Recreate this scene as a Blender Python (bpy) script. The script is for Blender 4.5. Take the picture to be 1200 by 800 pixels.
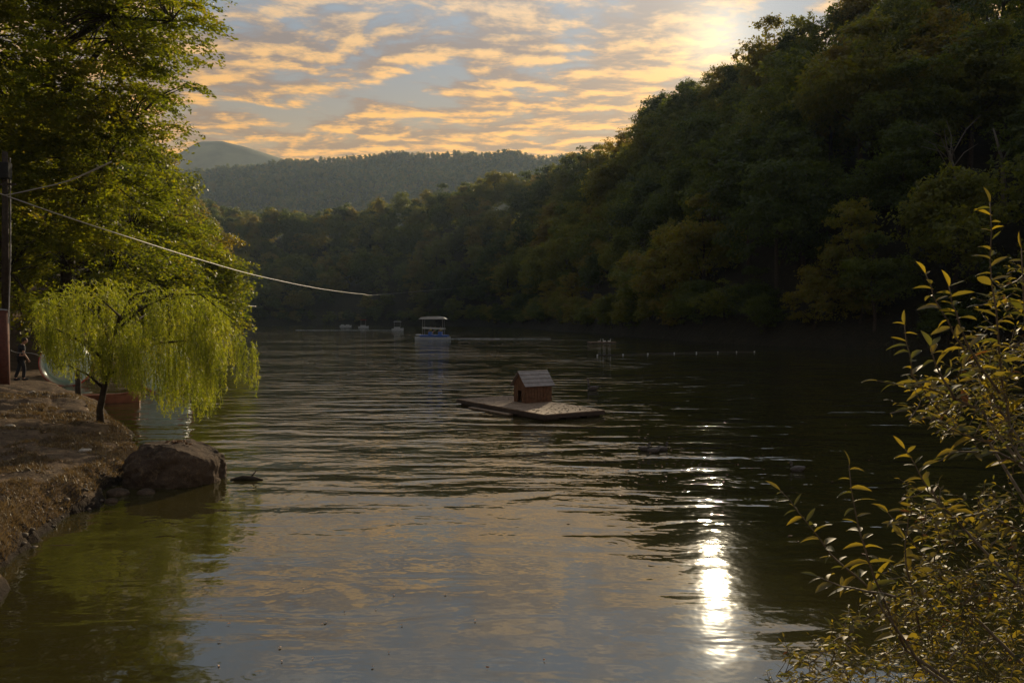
import bpy, bmesh, math, random
import numpy as np
from mathutils import Vector, Matrix, noise as mnoise
for o in list(bpy.data.objects): bpy.data.objects.remove(o)
random.seed(7); RNG = np.random.default_rng(11)
SC = bpy.context.scene; COL = SC.collection
R = math.radians
# ------------------------------------------------------------------ camera, sky, sun, exposure
F = 933.3; CZ = 3.0; PITCH = math.atan(26/F)
cd = bpy.data.cameras.new('camera'); cam = bpy.data.objects.new('camera', cd); COL.objects.link(cam)
cd.sensor_width = 36; cd.lens = 36*F/1200; cd.clip_start = .05; cd.clip_end = 12000
cam.location = (0, 0, CZ); cam.rotation_euler = (math.pi/2-PITCH, 0, 0); SC.camera = cam
SC.view_settings.view_transform = 'Standard'; SC.view_settings.look = 'None'
SC.view_settings.exposure = .22; SC.view_settings.gamma = 1
SC.cycles.use_denoising = True
SC.cycles.max_bounces = 8; SC.cycles.diffuse_bounces = 3; SC.cycles.glossy_bounces = 3
SC.cycles.transmission_bounces = 4; SC.cycles.transparent_max_bounces = 8; SC.cycles.volume_bounces = 0
SC.cycles.sample_clamp_indirect = 4
SUN_AZ = math.atan((838-600)/F); SUN_EL = R(18.6)
SUN = Vector((math.sin(SUN_AZ)*math.cos(SUN_EL), math.cos(SUN_AZ)*math.cos(SUN_EL), math.sin(SUN_EL)))
sl = bpy.data.lights.new('sun', 'SUN'); sl.energy = 5.0; sl.angle = R(.55); sl.color = (1, .80, .52)
so = bpy.data.objects.new('sun', sl); COL.objects.link(so); so.rotation_euler = SUN.to_track_quat('Z', 'Y').to_euler()

class NT:
    def __init__(s, tree): s.t = tree; s.n = tree.nodes; s.l = tree.links
    def new(s, typ, inp=None, **kw):
        nd = s.n.new(typ)
        for k, v in kw.items(): setattr(nd, k, v)
        for k, v in (inp or {}).items():
            if isinstance(v, bpy.types.NodeSocket): s.l.new(v, nd.inputs[k])
            else: nd.inputs[k].default_value = v
        return nd
    def math(s, op, a, b=0.0, c=0.0, clamp=False):
        nd = s.new('ShaderNodeMath', {0: a, 1: b, 2: c}, operation=op); nd.use_clamp = clamp; return nd.outputs[0]
    def vmath(s, op, a, b=(0, 0, 0)):
        nd = s.new('ShaderNodeVectorMath', {0: a, 1: b}, operation=op)
        return nd.outputs['Value'] if op in ('DOT_PRODUCT', 'LENGTH', 'DISTANCE') else nd.outputs[0]
    def mix(s, f, a, b, mode='MIX'):
        nd = s.n.new('ShaderNodeMix'); nd.data_type = 'RGBA'; nd.blend_type = mode
        for i, v in ((0, f), (6, a), (7, b)):
            if isinstance(v, bpy.types.NodeSocket): s.l.new(v, nd.inputs[i])
            else: nd.inputs[i].default_value = v if i == 0 or len(v) == 4 else (*v, 1)
        return nd.outputs[2]
    def ramp(s, f, stops, interp='LINEAR'):
        nd = s.new('ShaderNodeValToRGB', {0: f}); nd.color_ramp.interpolation = interp; e = nd.color_ramp.elements
        while len(e) < len(stops): e.new(.5)
        for el, (p, c) in zip(e, stops): el.position = p; el.color = (*c, 1) if hasattr(c, '__len__') else (c, c, c, 1)
        return nd.outputs[0]
    def noise(s, vec, scale, detail=3, rough=.55, dist=0.0):
        return s.new('ShaderNodeTexNoise', {'Vector': vec, 'Scale': scale, 'Detail': detail, 'Roughness': rough, 'Distortion': dist}).outputs[0]

def build_world():
    w = bpy.data.worlds.new('World'); SC.world = w; w.use_nodes = True
    N = NT(w.node_tree); N.n.clear()
    d = N.new('ShaderNodeTexCoord').outputs['Generated']
    sep = N.new('ShaderNodeSeparateXYZ', {0: d})
    z = N.math('MAXIMUM', sep.outputs[2], 0.0)
    zz = N.math('ADD', z, .10)
    p = N.new('ShaderNodeCombineXYZ', {0: N.math('DIVIDE', sep.outputs[0], zz), 1: N.math('DIVIDE', sep.outputs[1], zz)}).outputs[0]
    pc = N.vmath('MULTIPLY', p, (2.0, 3.1, 1))
    warp = N.vmath('MULTIPLY', N.new('ShaderNodeTexNoise', {'Vector': pc, 'Scale': .5, 'Detail': 2}).outputs['Color'], (.7, .7, 0))
    pw = N.vmath('ADD', pc, warp)
    n1 = N.noise(pw, 2.1, 8, .6)
    n2 = N.noise(N.vmath('ADD', pw, (.055, .135, 0)), 2.1, 8, .6)
    nb = N.noise(pc, .38, 2, .5)
    dens = N.math('ADD', n1, N.math('MULTIPLY', N.math('SUBTRACT', nb, .5), 1.0))
    cov = N.ramp(dens, [(.33, 0.0), (.50, 1.0)], 'EASE')
    lit = N.ramp(N.math('ADD', N.math('ADD', N.math('SUBTRACT', n1, n2), .5), N.math('MULTIPLY', N.math('SUBTRACT', nb, .5), .25)), [(.43, 0.0), (.64, 1.0)], 'EASE')
    gap = N.ramp(z, [(0, (1.05, .50, .07)), (.10, (.88, .44, .08)), (.17, (.60, .34, .10)), (.24, (.36, .29, .21)), (.31, (.26, .30, .35)), (.45, (.36, .43, .52)), (1, (.40, .50, .66))])
    shade = N.ramp(z, [(0, (.8, .36, .06)), (.1, (.54, .25, .05)), (.2, (.35, .18, .065)), (.32, (.27, .20, .17)), (.45, (.42, .44, .47)), (1, (.5, .54, .6))])
    bright = N.ramp(z, [(0, (1.4, .60, .05)), (.14, (1.3, .56, .045)), (.25, (1.2, .57, .08)), (.33, (.95, .57, .23)), (.45, (.64, .62, .60)), (1, (.75, .78, .82))])
    cloud = N.mix(lit, shade, bright)
    sky = N.mix(cov, gap, cloud)
    # aureole round the sun behind the ridge
    dt = N.math('MAXIMUM', N.vmath('DOT_PRODUCT', N.vmath('NORMALIZE', d), tuple(SUN)), 0.0)
    g1 = N.math('MULTIPLY', N.math('POWER', dt, 1200.0), .45)
    g2 = N.math('MULTIPLY', N.math('POWER', dt, 90.0), .07)
    back = N.math('MULTIPLY_ADD', N.math('MULTIPLY', dt, dt), .50, .38)
    sky = N.vmath('MULTIPLY', sky, N.new('ShaderNodeCombineXYZ', {0: back, 1: back, 2: back}).outputs[0])
    glow = N.vmath('MULTIPLY', N.new('ShaderNodeCombineXYZ', {0: g1, 1: g1, 2: g1}).outputs[0], (1, .86, .6))
    glow2 = N.vmath('MULTIPLY', N.new('ShaderNodeCombineXYZ', {0: g2, 1: g2, 2: g2}).outputs[0], (1, .7, .35))
    sky = N.vmath('ADD', N.vmath('ADD', sky, glow), glow2)
    nish = N.new('ShaderNodeTexSky', sky_type='NISHITA', sun_disc=False, sun_elevation=SUN_EL, sun_rotation=SUN_AZ)
    b1 = N.new('ShaderNodeBackground', {'Color': sky, 'Strength': 1.0})
    b2 = N.new('ShaderNodeBackground', {'Color': nish.outputs[0], 'Strength': .006})
    add = N.new('ShaderNodeAddShader', {0: b1.outputs[0], 1: b2.outputs[0]})
    out = N.new('ShaderNodeOutputWorld', {'Surface': add.outputs[0]})
build_world()

# ------------------------------------------------------------------ helpers
def at(px, py, Y):
    dx = (px-600)/F; dy = (400-py)/F; c, s = math.cos(PITCH), math.sin(PITCH)
    D = Vector((dx, c+dy*s, -s+dy*c)); return Vector((0, 0, CZ)) + D*(Y/D.y)
def atz(px, py, z):
    dx = (px-600)/F; dy = (400-py)/F; c, s = math.cos(PITCH), math.sin(PITCH)
    D = Vector((dx, c+dy*s, -s+dy*c)); return Vector((0, 0, CZ)) + D*((z-CZ)/D.z)
def tag(o, label=None, cat=None, group=None, kind=None):
    for k, v in (('label', label), ('category', cat), ('group', group), ('kind', kind)):
        if v: o[k] = v
    return o
def link(name, data, parent=None, loc=(0, 0, 0), rot=(0, 0, 0)):
    o = bpy.data.objects.new(name, data); COL.objects.link(o); o.location = loc; o.rotation_euler = rot
    if parent: o.parent = parent
    return o
def thing(name, label, cat, loc=(0, 0, 0), rz=0, group=None):
    o = link(name, None, None, loc, (0, 0, rz)); o.empty_display_size = .2; return tag(o, label, cat, group)
def npmesh(name, V, Fc, mats, midx=None, smooth=False):
    """V (n,3); Fc (m,k) array of equal-sized faces"""
    V = np.asarray(V, np.float32); Fc = np.asarray(Fc, np.int32); m, k = Fc.shape
    me = bpy.data.meshes.new(name); me.vertices.add(len(V)); me.vertices.foreach_set('co', V.ravel())
    me.loops.add(m*k); me.loops.foreach_set('vertex_index', Fc.ravel())
    me.polygons.add(m); me.polygons.foreach_set('loop_start', np.arange(0, m*k, k, dtype=np.int32))
    for mt in mats if isinstance(mats, (list, tuple)) else [mats]: me.materials.append(mt)
    if midx is not None: me.polygons.foreach_set('material_index', np.asarray(midx, np.int32))
    if smooth: me.polygons.foreach_set('use_smooth', np.ones(m, bool))
    me.update(calc_edges=True); return me
class MB:
    def __init__(s): s.bm = bmesh.new()
    def box(s, c, d, rz=0, M=None, bevel=0):
        r = bmesh.ops.create_cube(s.bm, size=1)
        mt = Matrix.Translation(c) @ Matrix.Rotation(rz, 4, 'Z') @ (M or Matrix()) @ Matrix.Diagonal((*d, 1))
        bmesh.ops.transform(s.bm, matrix=mt, verts=r['verts'])
        if bevel:
            e = list({e for v in r['verts'] for e in v.link_edges})
            bmesh.ops.bevel(s.bm, geom=e, offset=bevel, segments=1, affect='EDGES')
        return s
    def tube(s, pts, rad, seg=6, cap=True):
        pts = [Vector(p) for p in pts]; rads = [float(q) for q in rad] if hasattr(rad, '__len__') else [float(rad)]*len(pts); rings = []
        for i, p in enumerate(pts):
            t = (pts[min(i+1, len(pts)-1)]-pts[max(i-1, 0)]).normalized()
            a = Vector((0, 0, 1)) if abs(t.z) < .9 else Vector((1, 0, 0))
            u = t.cross(a).normalized(); v = t.cross(u)
            rings.append([s.bm.verts.new(p+rads[i]*(math.cos(6.2832*k/seg)*u+math.sin(6.2832*k/seg)*v)) for k in range(seg)])
        for a, b in zip(rings, rings[1:]):
            for k in range(seg): s.bm.faces.new((a[k], a[(k+1) % seg], b[(k+1) % seg], b[k]))
        if cap: s.bm.faces.new(rings[0][::-1]); s.bm.faces.new(rings[-1])
        return s
    def blob(s, c, r, sub=2, M=None):
        q = bmesh.ops.create_icosphere(s.bm, subdivisions=sub, radius=1)
        bmesh.ops.transform(s.bm, matrix=Matrix.Translation(c) @ (M or Matrix()) @ Matrix.Diagonal((*r, 1)), verts=q['verts']); return s
    def prism(s, poly, h0, h1, axis=2):
        def P(a, b, h): return {2: (a, b, h), 1: (a, h, b), 0: (h, a, b)}[axis]
        A = [s.bm.verts.new(P(a, b, h0)) for a, b in poly]; B = [s.bm.verts.new(P(a, b, h1)) for a, b in poly]; n = len(poly)
        s.bm.faces.new(A[::-1]); s.bm.faces.new(B)
        for k in range(n): s.bm.faces.new((A[k], A[(k+1) % n], B[(k+1) % n], B[k]))
        return s
    def mesh(s, name, mat, smooth=False):
        bmesh.ops.recalc_face_normals(s.bm, faces=s.bm.faces)
        me = bpy.data.meshes.new(name); s.bm.to_mesh(me); s.bm.free(); me.materials.append(mat)
        if smooth: me.polygons.foreach_set('use_smooth', np.ones(len(me.polygons), bool))
        return me
    def build(s, name, mat, parent=None, smooth=False, loc=(0, 0, 0)):
        return link(name, s.mesh(name, mat, smooth), parent, loc)
def copy_tree(o, parent=None):
    c = o.copy(); COL.objects.link(c)
    if parent: c.parent = parent
    for ch in o.children: copy_tree(ch, c)
    return c

# value noise in numpy
def _h(ix, iy, seed):
    h = (ix.astype(np.int64)*374761393 + iy.astype(np.int64)*668265263 + seed*1274126177) & 0xffffffff
    h = ((h ^ (h >> 13))*1274126177) & 0xffffffff
    return ((h ^ (h >> 16)) & 0xffff)/65535.0
def vnoise(x, y, seed=0):
    ix = np.floor(x); iy = np.floor(y); fx = x-ix; fy = y-iy; fx = fx*fx*(3-2*fx); fy = fy*fy*(3-2*fy)
    a = _h(ix, iy, seed); b = _h(ix+1, iy, seed); c = _h(ix, iy+1, seed); d = _h(ix+1, iy+1, seed)
    return (a*(1-fx)+b*fx)*(1-fy)+(c*(1-fx)+d*fx)*fy
def fbm(x, y, o=4, seed=0):
    s = 0; a = .5; t = 0
    for k in range(o): s = s+a*vnoise(x*2**k+k*17.3, y*2**k-k*9.1, seed+k); t += a; a *= .5
    return s/t
def sstep(a, b, x): t = np.clip((x-a)/(b-a), 0, 1); return t*t*(3-2*t)

# ------------------------------------------------------------------ materials
def mat(name):
    m = bpy.data.materials.new(name); m.use_nodes = True; N = NT(m.node_tree); N.n.clear()
    N.out = N.new('ShaderNodeOutputMaterial'); return m, N
def simple(name, col, rough=.7, var=.25, scale=6, spec=.3, bump=0, metal=0):
    m, N = mat(name); co = N.new('ShaderNodeTexCoord').outputs['Object']
    n = N.noise(co, scale, 4); c2 = tuple(c*(1-var) for c in col); c1 = tuple(min(1, c*(1+var)) for c in col)
    c = N.ramp(n, [(.3, c2), (.7, c1)])
    b = N.new('ShaderNodeBsdfPrincipled', {'Base Color': c, 'Roughness': rough, 'Specular IOR Level': spec, 'Metallic': metal})
    if bump: N.l.new(N.new('ShaderNodeBump', {'Height': n, 'Strength': .6, 'Distance': bump}).outputs[0], b.inputs['Normal'])
    N.l.new(b.outputs[0], N.out.inputs[0]); return m
def leaf_mat(name, stops, trans=.45, nscale=.6, jitter=.5, rough=.5, spec=.25, tmul=(1.5, 1.35, .45), source='random'):
    """stops: colour ramp over random value"""
    m, N = mat(name)
    pos = N.new('ShaderNodeTexCoord').outputs['Object']
    n = N.noise(pos, nscale, 3, .7); f = N.new('ShaderNodeTexNoise', {'Vector': pos, 'Scale': nscale*20, 'Detail': 2}).outputs[0]
    oi = N.new('ShaderNodeObjectInfo').outputs['Random']
    v = N.math('ADD', N.math('MULTIPLY', oi, .8), N.math('MULTIPLY', n, jitter)) if source == 'random' else n
    v = N.math('ADD', v, N.math('MULTIPLY', N.math('SUBTRACT', f, .5), 1.0))
    c = N.ramp(v, stops)
    hs = N.vmath('MULTIPLY', c, tmul)
    b = N.new('ShaderNodeBsdfPrincipled', {'Base Color': c, 'Roughness': rough, 'Specular IOR Level': spec})
    t = N.new('ShaderNodeBsdfTranslucent', {'Color': hs})
    mx = N.new('ShaderNodeMixShader', {0: trans, 1: b.outputs[0], 2: t.outputs[0]})
    N.l.new(mx.outputs[0], N.out.inputs[0]); return m
M_forest = leaf_mat('forest_foliage', [(.15, (.026, .040, .010)), (.4, (.048, .072, .014)), (.66, (.085, .105, .018)), (.9, (.14, .145, .024)), (1.0, (.14, .11, .022))], trans=.5, nscale=.25, tmul=(2.4, 2.1, .6))
M_beech = leaf_mat('beech_foliage', [(.25, (.07, .085, .012)), (.5, (.13, .13, .016)), (.68, (.20, .17, .02)), (.82, (.30, .19, .025))], trans=.6, nscale=.35, source='pos', tmul=(1.75, 1.95, .35))
M_willow = leaf_mat('willow_foliage', [(.3, (.12, .15, .02)), (.55, (.21, .23, .03)), (.75, (.34, .31, .06))], trans=.5, nscale=1.5, source='pos', tmul=(1.75, 1.7, .45))
M_bark = simple('bark', (.045, .034, .025), .9, .4, 9, .2, .02)
M_barklight = simple('pale_dead_wood', (.15, .13, .105), .8, .3, 12)
M_stem = simple('shrub_stem', (.16, .12, .08), .7, .35, 30)

def ground_mat(name, dry, dark, litter, scale=1.0, wet=None, far=None):
    m, N = mat(name); co = N.new('ShaderNodeTexCoord').outputs['Object']
    n1 = N.noise(co, .55*scale, 5, .6); n2 = N.noise(co, 7*scale, 4, .7); n3 = N.noise(co, 40*scale, 3, .6)
    c = N.mix(N.ramp(n1, [(.35, 0.0), (.65, 1.0)]), dark, dry)
    c = N.mix(N.ramp(n2, [(.52, 0.0), (.7, .7)]), c, litter)
    c = N.mix(N.ramp(n3, [(.3, .6), (.6, 0.0)]), c, tuple(x*.45 for x in dark))
    h = N.math('ADD', N.math('MULTIPLY', n2, .6), N.math('MULTIPLY', n3, .35))
    if wet is not None:    # soaked soil just above the waterline
        zz = N.new('ShaderNodeSeparateXYZ', {0: co}).outputs[2]; zz = N.math('ADD', zz, N.math('MULTIPLY', N.math('SUBTRACT', n2, .5), .3))
        c = N.mix(N.ramp(zz, [(.05, 1.0), (wet, 0.0)]), c, tuple(x*.3 for x in dark))
    if far is not None:    # bare grassland of the far mountain
        d_ = N.vmath('LENGTH', co); c = N.mix(N.new('ShaderNodeMapRange', {0: d_, 1: 2050.0, 2: 2300.0}).outputs[0], c, N.ramp(N.noise(co, .006, 5), [(.4, far), (.6, tuple(x*.55 for x in far))]))
    bp = N.new('ShaderNodeBump', {'Height': h, 'Strength': 1.0, 'Distance': .09/scale})
    b = N.new('ShaderNodeBsdfPrincipled', {'Base Color': c, 'Roughness': .95, 'Specular IOR Level': .1, 'Normal': bp.outputs[0]})
    N.l.new(b.outputs[0], N.out.inputs[0]); return m
M_bank = ground_mat('dry_earth', (.15, .10, .062), (.065, .045, .030), (.25, .18, .10), wet=.34)
M_hill = ground_mat('forest_floor', (.035, .03, .018), (.02, .018, .012), (.07, .055, .03), .15, far=(.22, .20, .11))

# ------------------------------------------------------------------ terrain
LAKE = np.array([(60, 5), (30, 4.4), (8, 4.2), (5, 4.1), (3.4, 3.5), (2, 2.5), (0, 2.2), (-3, 2.8), (-4.6, 5.5), (-5.3, 7.5), (-5.75, 8.9), (-6.45, 10.5),
  (-6.75, 12), (-6.8, 13.2), (-7.2, 13.7), (-7.25, 15), (-7.7, 16.6), (-8.7, 18.2), (-9.9, 20.6), (-11.7, 23), (-14, 27), (-17.5, 31.5), (-20.5, 35.5), (-23.5, 42),
  (-25, 55), (-27, 68), (-31, 86), (-41, 117), (-72, 200), (-107, 300), (-150, 392), (-100, 408), (-60, 398), (-20, 360), (2, 292), (8, 240), (14, 200),
  (19, 165), (22, 130), (25, 105), (29, 90), (35, 80), (46, 72), (62, 62), (80, 40), (75, 5)], float)
def lake_dist(X, Y):
    """positive on land, negative in the water"""
    X = np.asarray(X, float); Y = np.asarray(Y, float); sh = X.shape; x = X.ravel(); y = Y.ravel()
    d = np.full(x.shape, 1e9); ins = np.zeros(x.shape, bool)
    for (ax, ay), (bx, by) in zip(LAKE, np.roll(LAKE, -1, 0)):
        ex, ey = bx-ax, by-ay; t = np.clip(((x-ax)*ex+(y-ay)*ey)/(ex*ex+ey*ey), 0, 1)
        d = np.minimum(d, np.hypot(x-ax-t*ex, y-ay-t*ey))
        c = ((ay > y) != (by > y)); xi = ax+(y-ay)*ex/(ey if abs(ey) > 1e-9 else 1e-9); ins ^= (c & (x < xi))
    return np.where(ins, -d, d).reshape(sh)
def th(px): return math.atan((px-600)/F)
def zc(py, Y, tree): return CZ+(374-py)/F*Y-tree
T1 = [(-300, 480, 200), (0, 560, 222), (100, 620, 228), (223, 600, 240), (331, 520, 252), (396, 500, 248), (461, 480, 238), (548, 450, 220), (613, 420, 212), (650, 395, 200), (680, 360, 184), (710, 315, 172),
      (740, 270, 158), (780, 240, 121), (820, 218, 94), (850, 200, 79), (900, 175, 56), (960, 155, 36), (1000, 150, 12), (1100, 140, -50), (1200, 140, -70), (1500, 150, -60)]
T3 = [(-300, 1700, 210), (190, 1700, 207), (260, 1700, 198), (330, 1700, 191), (400, 1700, 185), (500, 1700, 181), (600, 1700, 181), (680, 1700, 184), (760, 1700, 190), (900, 1700, 200), (1500, 1700, 220)]
T4 = [(-300, 2600, 215), (120, 2600, 212), (190, 2600, 192), (212, 2600, 182), (235, 2600, 169), (262, 2600, 168), (290, 2600, 175), (318, 2600, 184), (360, 2600, 196), (450, 2600, 212), (1500, 2600, 220)]
def cols(T, tree):
    return (np.array([th(p) for p, _, _ in T]), np.array([Y/math.cos(th(p)) for p, Y, _ in T]), np.array([zc(y, Y, tree) for _, Y, y in T]))
C1, C3, C4 = cols(T1, 15.5), cols(T3, 9), cols(T4, 0)
_tg = np.linspace(-math.pi, math.pi, 1441)
def shore_r(tt):
    out = np.full(tt.shape, 2.0)
    for (ax, ay), (bx, by) in zip(LAKE, np.roll(LAKE, -1, 0)):
        dx, dy = np.sin(tt), np.cos(tt); ex, ey = bx-ax, by-ay
        den = dx*ey-dy*ex; den = np.where(np.abs(den) < 1e-9, 1e-9, den)
        r = (ax*ey-ay*ex)/den; s = (ax*dy-ay*dx)/den
        out = np.where((r > 0) & (s >= 0) & (s <= 1), np.maximum(out, r), out)
    return out
_rs = shore_r(_tg)
_k = np.ones(9)/9; _rsm = np.convolve(np.pad(_rs, 4, mode='wrap'), _k, 'valid')
def hill(X, Y, sd):
    t = np.arctan2(X, Y); r = np.hypot(X, Y); rs = np.interp(t, _tg, _rsm)
    side = sstep(1.0, 1.3, np.abs(t))
    r1 = np.interp(t, C1[0], C1[1])*(1-side)+420*side; z1 = np.interp(t, C1[0], C1[2])*(1-side)+34*side
    r3 = np.interp(t, C3[0], C3[1]); z3 = np.interp(t, C3[0], C3[2])*(1-side)+70*side
    r4 = np.interp(t, C4[0], C4[1]); z4 = np.interp(t, C4[0], C4[2])*(1-side)+120*side
    fold = (fbm(X/45, Y/45, 3, 5)-.5)
    u = np.clip((r-rs)/np.maximum(r1-rs, 20), 0, 1)
    h1 = z1*(u**.92)*(1+fold*.9*np.sin(np.pi*u))
    rv = r1+(r3-r1)*.45; zv = np.minimum(z1*.75, 75)
    v1 = sstep(0, 1, (r-r1)/(rv-r1)); h2 = z1+(zv-z1)*v1
    v2 = np.clip((r-rv)/(r3-rv), 0, 1); f3 = fbm(X/190, Y/190, 3, 9)-.5
    h3 = zv+(z3-zv)*(v2*.6+.4*v2*v2)*(1+f3*.7*np.sin(np.pi*v2))
    rv2 = r3+(r4-r3)*.4; zv2 = z3*.8
    v3 = sstep(0, 1, (r-r3)/(rv2-r3)); h4 = z3+(zv2-z3)*v3
    v4 = sstep(0, 1, (r-rv2)/(r4-rv2)); h5 = zv2+(z4-zv2)*v4+(fbm(X/160, Y/160, 4, 3)-.5)*60*v4*(1-v4)
    h6 = z4-(r-r4)*.15
    H = np.where(r < r1, h1, np.where(r < rv, h2, np.where(r < r3, h3, np.where(r < rv2, h4, np.where(r < r4, h5, h6)))))
    k = .045+.33*sstep(36, 46, Y)+.9*sstep(50, 90, r); k = np.where(X > 5, 1.3, k)
    return np.minimum(H, np.maximum(sd, 0)*k)
def height(X, Y, fine=False):
    X = np.asarray(X, float); Y = np.asarray(Y, float); sd = lake_dist(X, Y)
    if fine: sd = sd+(fbm(X*1.5, Y*1.5, 4, 21)-.5)*.55+(fbm(X*7, Y*7, 2, 31)-.5)*.12
    bh = np.where((X < 0) & (Y > 4), .5+.12*sstep(12, 3, Y)-.08*sstep(24, 31, Y), 1.15*sstep(6, 2, Y))+.02; bh = np.where((X > 0) & (Y > 6), .4, bh)
    z = np.where(sd < 0, np.maximum(sd*.9, -2.0), bh*(1-np.exp(-np.maximum(sd, 0)/.3))+hill(X, Y, sd))
    if fine: z = z+np.where(sd > 0, (fbm(X*.7, Y*.7, 4, 44)-.5)*.22+(fbm(X*4, Y*4, 3, 51)-.5)*.09, 0)*sstep(0, .5, sd)
    if fine:   # added low ridges, shaped to throw shadow streaks across the bank
        q = Y*5.2+X*1.3+(fbm(X*.45, Y*.45, 3, 61)-.5)*14
        z = z+.065*np.sin(q)*sstep(.3, 1.2, sd)*sstep(14.5, 17, Y)*sstep(31, 27, Y)*(.4+fbm(X*.6, Y*.9, 2, 66))
    return z
def ground(x, y, fine=False): return float(height(np.array([x]), np.array([y]), fine)[0])
BT = (-1.12, -.395); BR = (4.5, 66)
def polar(ts, rs, fine=False, lower=False):
    T, RR = np.meshgrid(ts, rs); X = RR*np.sin(T); Y = RR*np.cos(T); Z = height(X, Y, fine)
    if lower:
        w = sstep(BT[0], BT[0]+.05, T)*sstep(BT[1]+.0, BT[1]-.03, T)*sstep(4.5, 5.2, RR)*sstep(BR[1], BR[1]-6, RR); Z = Z-w*.5
    n, m = T.shape; V = np.stack([X, Y, Z], -1).reshape(-1, 3)
    I = np.arange(n*m).reshape(n, m); Q = np.stack([I[:-1, :-1], I[:-1, 1:], I[1:, 1:], I[1:, :-1]], -1).reshape(-1, 4)
    return V, Q
ts = np.unique(np.concatenate([np.linspace(-math.pi, -1.2, 40), np.linspace(-1.2, 1.2, 420), np.linspace(1.2, math.pi, 40)]))
rs_ = np.concatenate([[.05, .5], np.geomspace(1, 60, 70), np.geomspace(62, 3600, 210)])
V, Q = polar(ts, rs_, lower=True)
o = link('hillside', npmesh('hillside', V, Q[:, ::-1], M_hill, smooth=True)); o['kind'] = 'structure'; o['label'] = 'forested hillsides and lake bed all round the water'
V, Q = polar(np.linspace(BT[0], BT[1], 300), np.geomspace(BR[0], BR[1], 420), fine=True)
bank = link('bank', npmesh('bank', V, Q[:, ::-1], M_bank, smooth=True)); bank['kind'] = 'structure'; bank['label'] = 'dry brown earth bank along the left shore'

# ------------------------------------------------------------------ water
def water():
    m, N = mat('lake_water'); co = N.new('ShaderNodeTexCoord').outputs['Object']
    sep = N.new('ShaderNodeSeparateXYZ', {0: co})
    def nz(sx, sy, rot, scale, det, rough=.5, dist=0):
        mp = N.new('ShaderNodeMapping', {0: co, 2: (0, 0, rot), 3: (sx, sy, 1)}); return N.noise(mp.outputs[0], scale, det, rough, dist)
    amp = N.ramp(nz(1, 1, .3, .10, 2), [(.35, .35), (.65, 1.0)])
    far = N.new('ShaderNodeMapRange', {0: sep.outputs[1], 1: 9.0, 2: 17.0, 3: .20, 4: 1.0}).outputs[0]
    amp = N.math('MULTIPLY', amp, far)
    w1 = nz(.36, 1.0, .10, 1.15, 3, .42, .5); w2 = nz(.3, 1.0, -.22, .42, 2, .5); w3 = nz(1, .9, .2, 4.0, 2, .5)
    h = N.math('ADD', N.math('MULTIPLY', w1, .15), N.math('ADD', N.math('MULTIPLY', w2, .08), N.math('MULTIPLY', w3, .022)))
    h = N.math('MULTIPLY', h, amp)
    for c, rad in ((atz(303, 788, 0), .16), (atz(716, 637, 0), .28)):     # rings where fish rose
        d = N.vmath('DISTANCE', co, (c.x, c.y, 0)); e = N.math('EXPONENT', N.math('MULTIPLY', N.math('MULTIPLY', d, d), -1/(rad*rad*.6)))
        h = N.math('ADD', h, N.math('MULTIPLY', N.math('MULTIPLY', N.math('SINE', N.math('MULTIPLY', d, 22/rad*.5)), e), .0012))
    bp = N.new('ShaderNodeBump', {'Height': h, 'Strength': 1.0, 'Distance': 1.0})
    murk = N.ramp(nz(1, 1, 0, .25, 3), [(.3, (.025, .021, .006)), (.7, (.036, .029, .008))])
    df = N.new('ShaderNodeBsdfDiffuse', {'Color': murk})
    gl = N.new('ShaderNodeBsdfGlossy', {'Color': (.90, .95, 1, 1), 'Roughness': .038, 'Normal': bp.outputs[0]})
    fr = N.new('ShaderNodeFresnel', {'IOR': 2.2, 'Normal': bp.outputs[0]})
    mx = N.new('ShaderNodeMixShader', {0: fr.outputs[0], 1: df.outputs[0], 2: gl.outputs[0]})
    N.l.new(mx.outputs[0], N.out.inputs[0]); return m
M_water = water()
o = link('lake_water', npmesh('lake_water', [(-190, -12, 0), (110, -12, 0), (110, 440, 0), (-190, 440, 0)], [(0, 1, 2, 3)], M_water)); o['kind'] = 'structure'; o['label'] = 'rippled olive green lake water'

# ------------------------------------------------------------------ forest
def rand_dirs(n, up=0.0):
    v = RNG.normal(size=(n, 3)); v[:, 2] += up; return v/np.linalg.norm(v, axis=1)[:, None]
def leaves_tri(C, Nn, L, W):
    n = len(C); a = RNG.normal(size=(n, 3)); t = np.cross(Nn, a); t /= np.linalg.norm(t, axis=1)[:, None]; b = np.cross(Nn, t)
    L = np.asarray(L).reshape(-1, 1); W = np.asarray(W).reshape(-1, 1)
    V = np.stack([C+t*L*.5+b*W*.1, C-t*L*.35+b*W*.5, C-t*L*.4-b*W*.5], 1).reshape(-1, 3); return V, np.arange(3*n).reshape(n, 3)
def leaves_quad(C, T, Nn, L, W):
    b = np.cross(Nn, T); b /= np.linalg.norm(b, axis=1)[:, None]+1e-9; L = np.asarray(L).reshape(-1, 1); W = np.asarray(W).reshape(-1, 1)
    V = np.stack([C-T*L*.5, C+b*W*.5, C+T*L*.5, C-b*W*.5], 1).reshape(-1, 3); return V, np.arange(4*len(C)).reshape(-1, 4)
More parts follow.
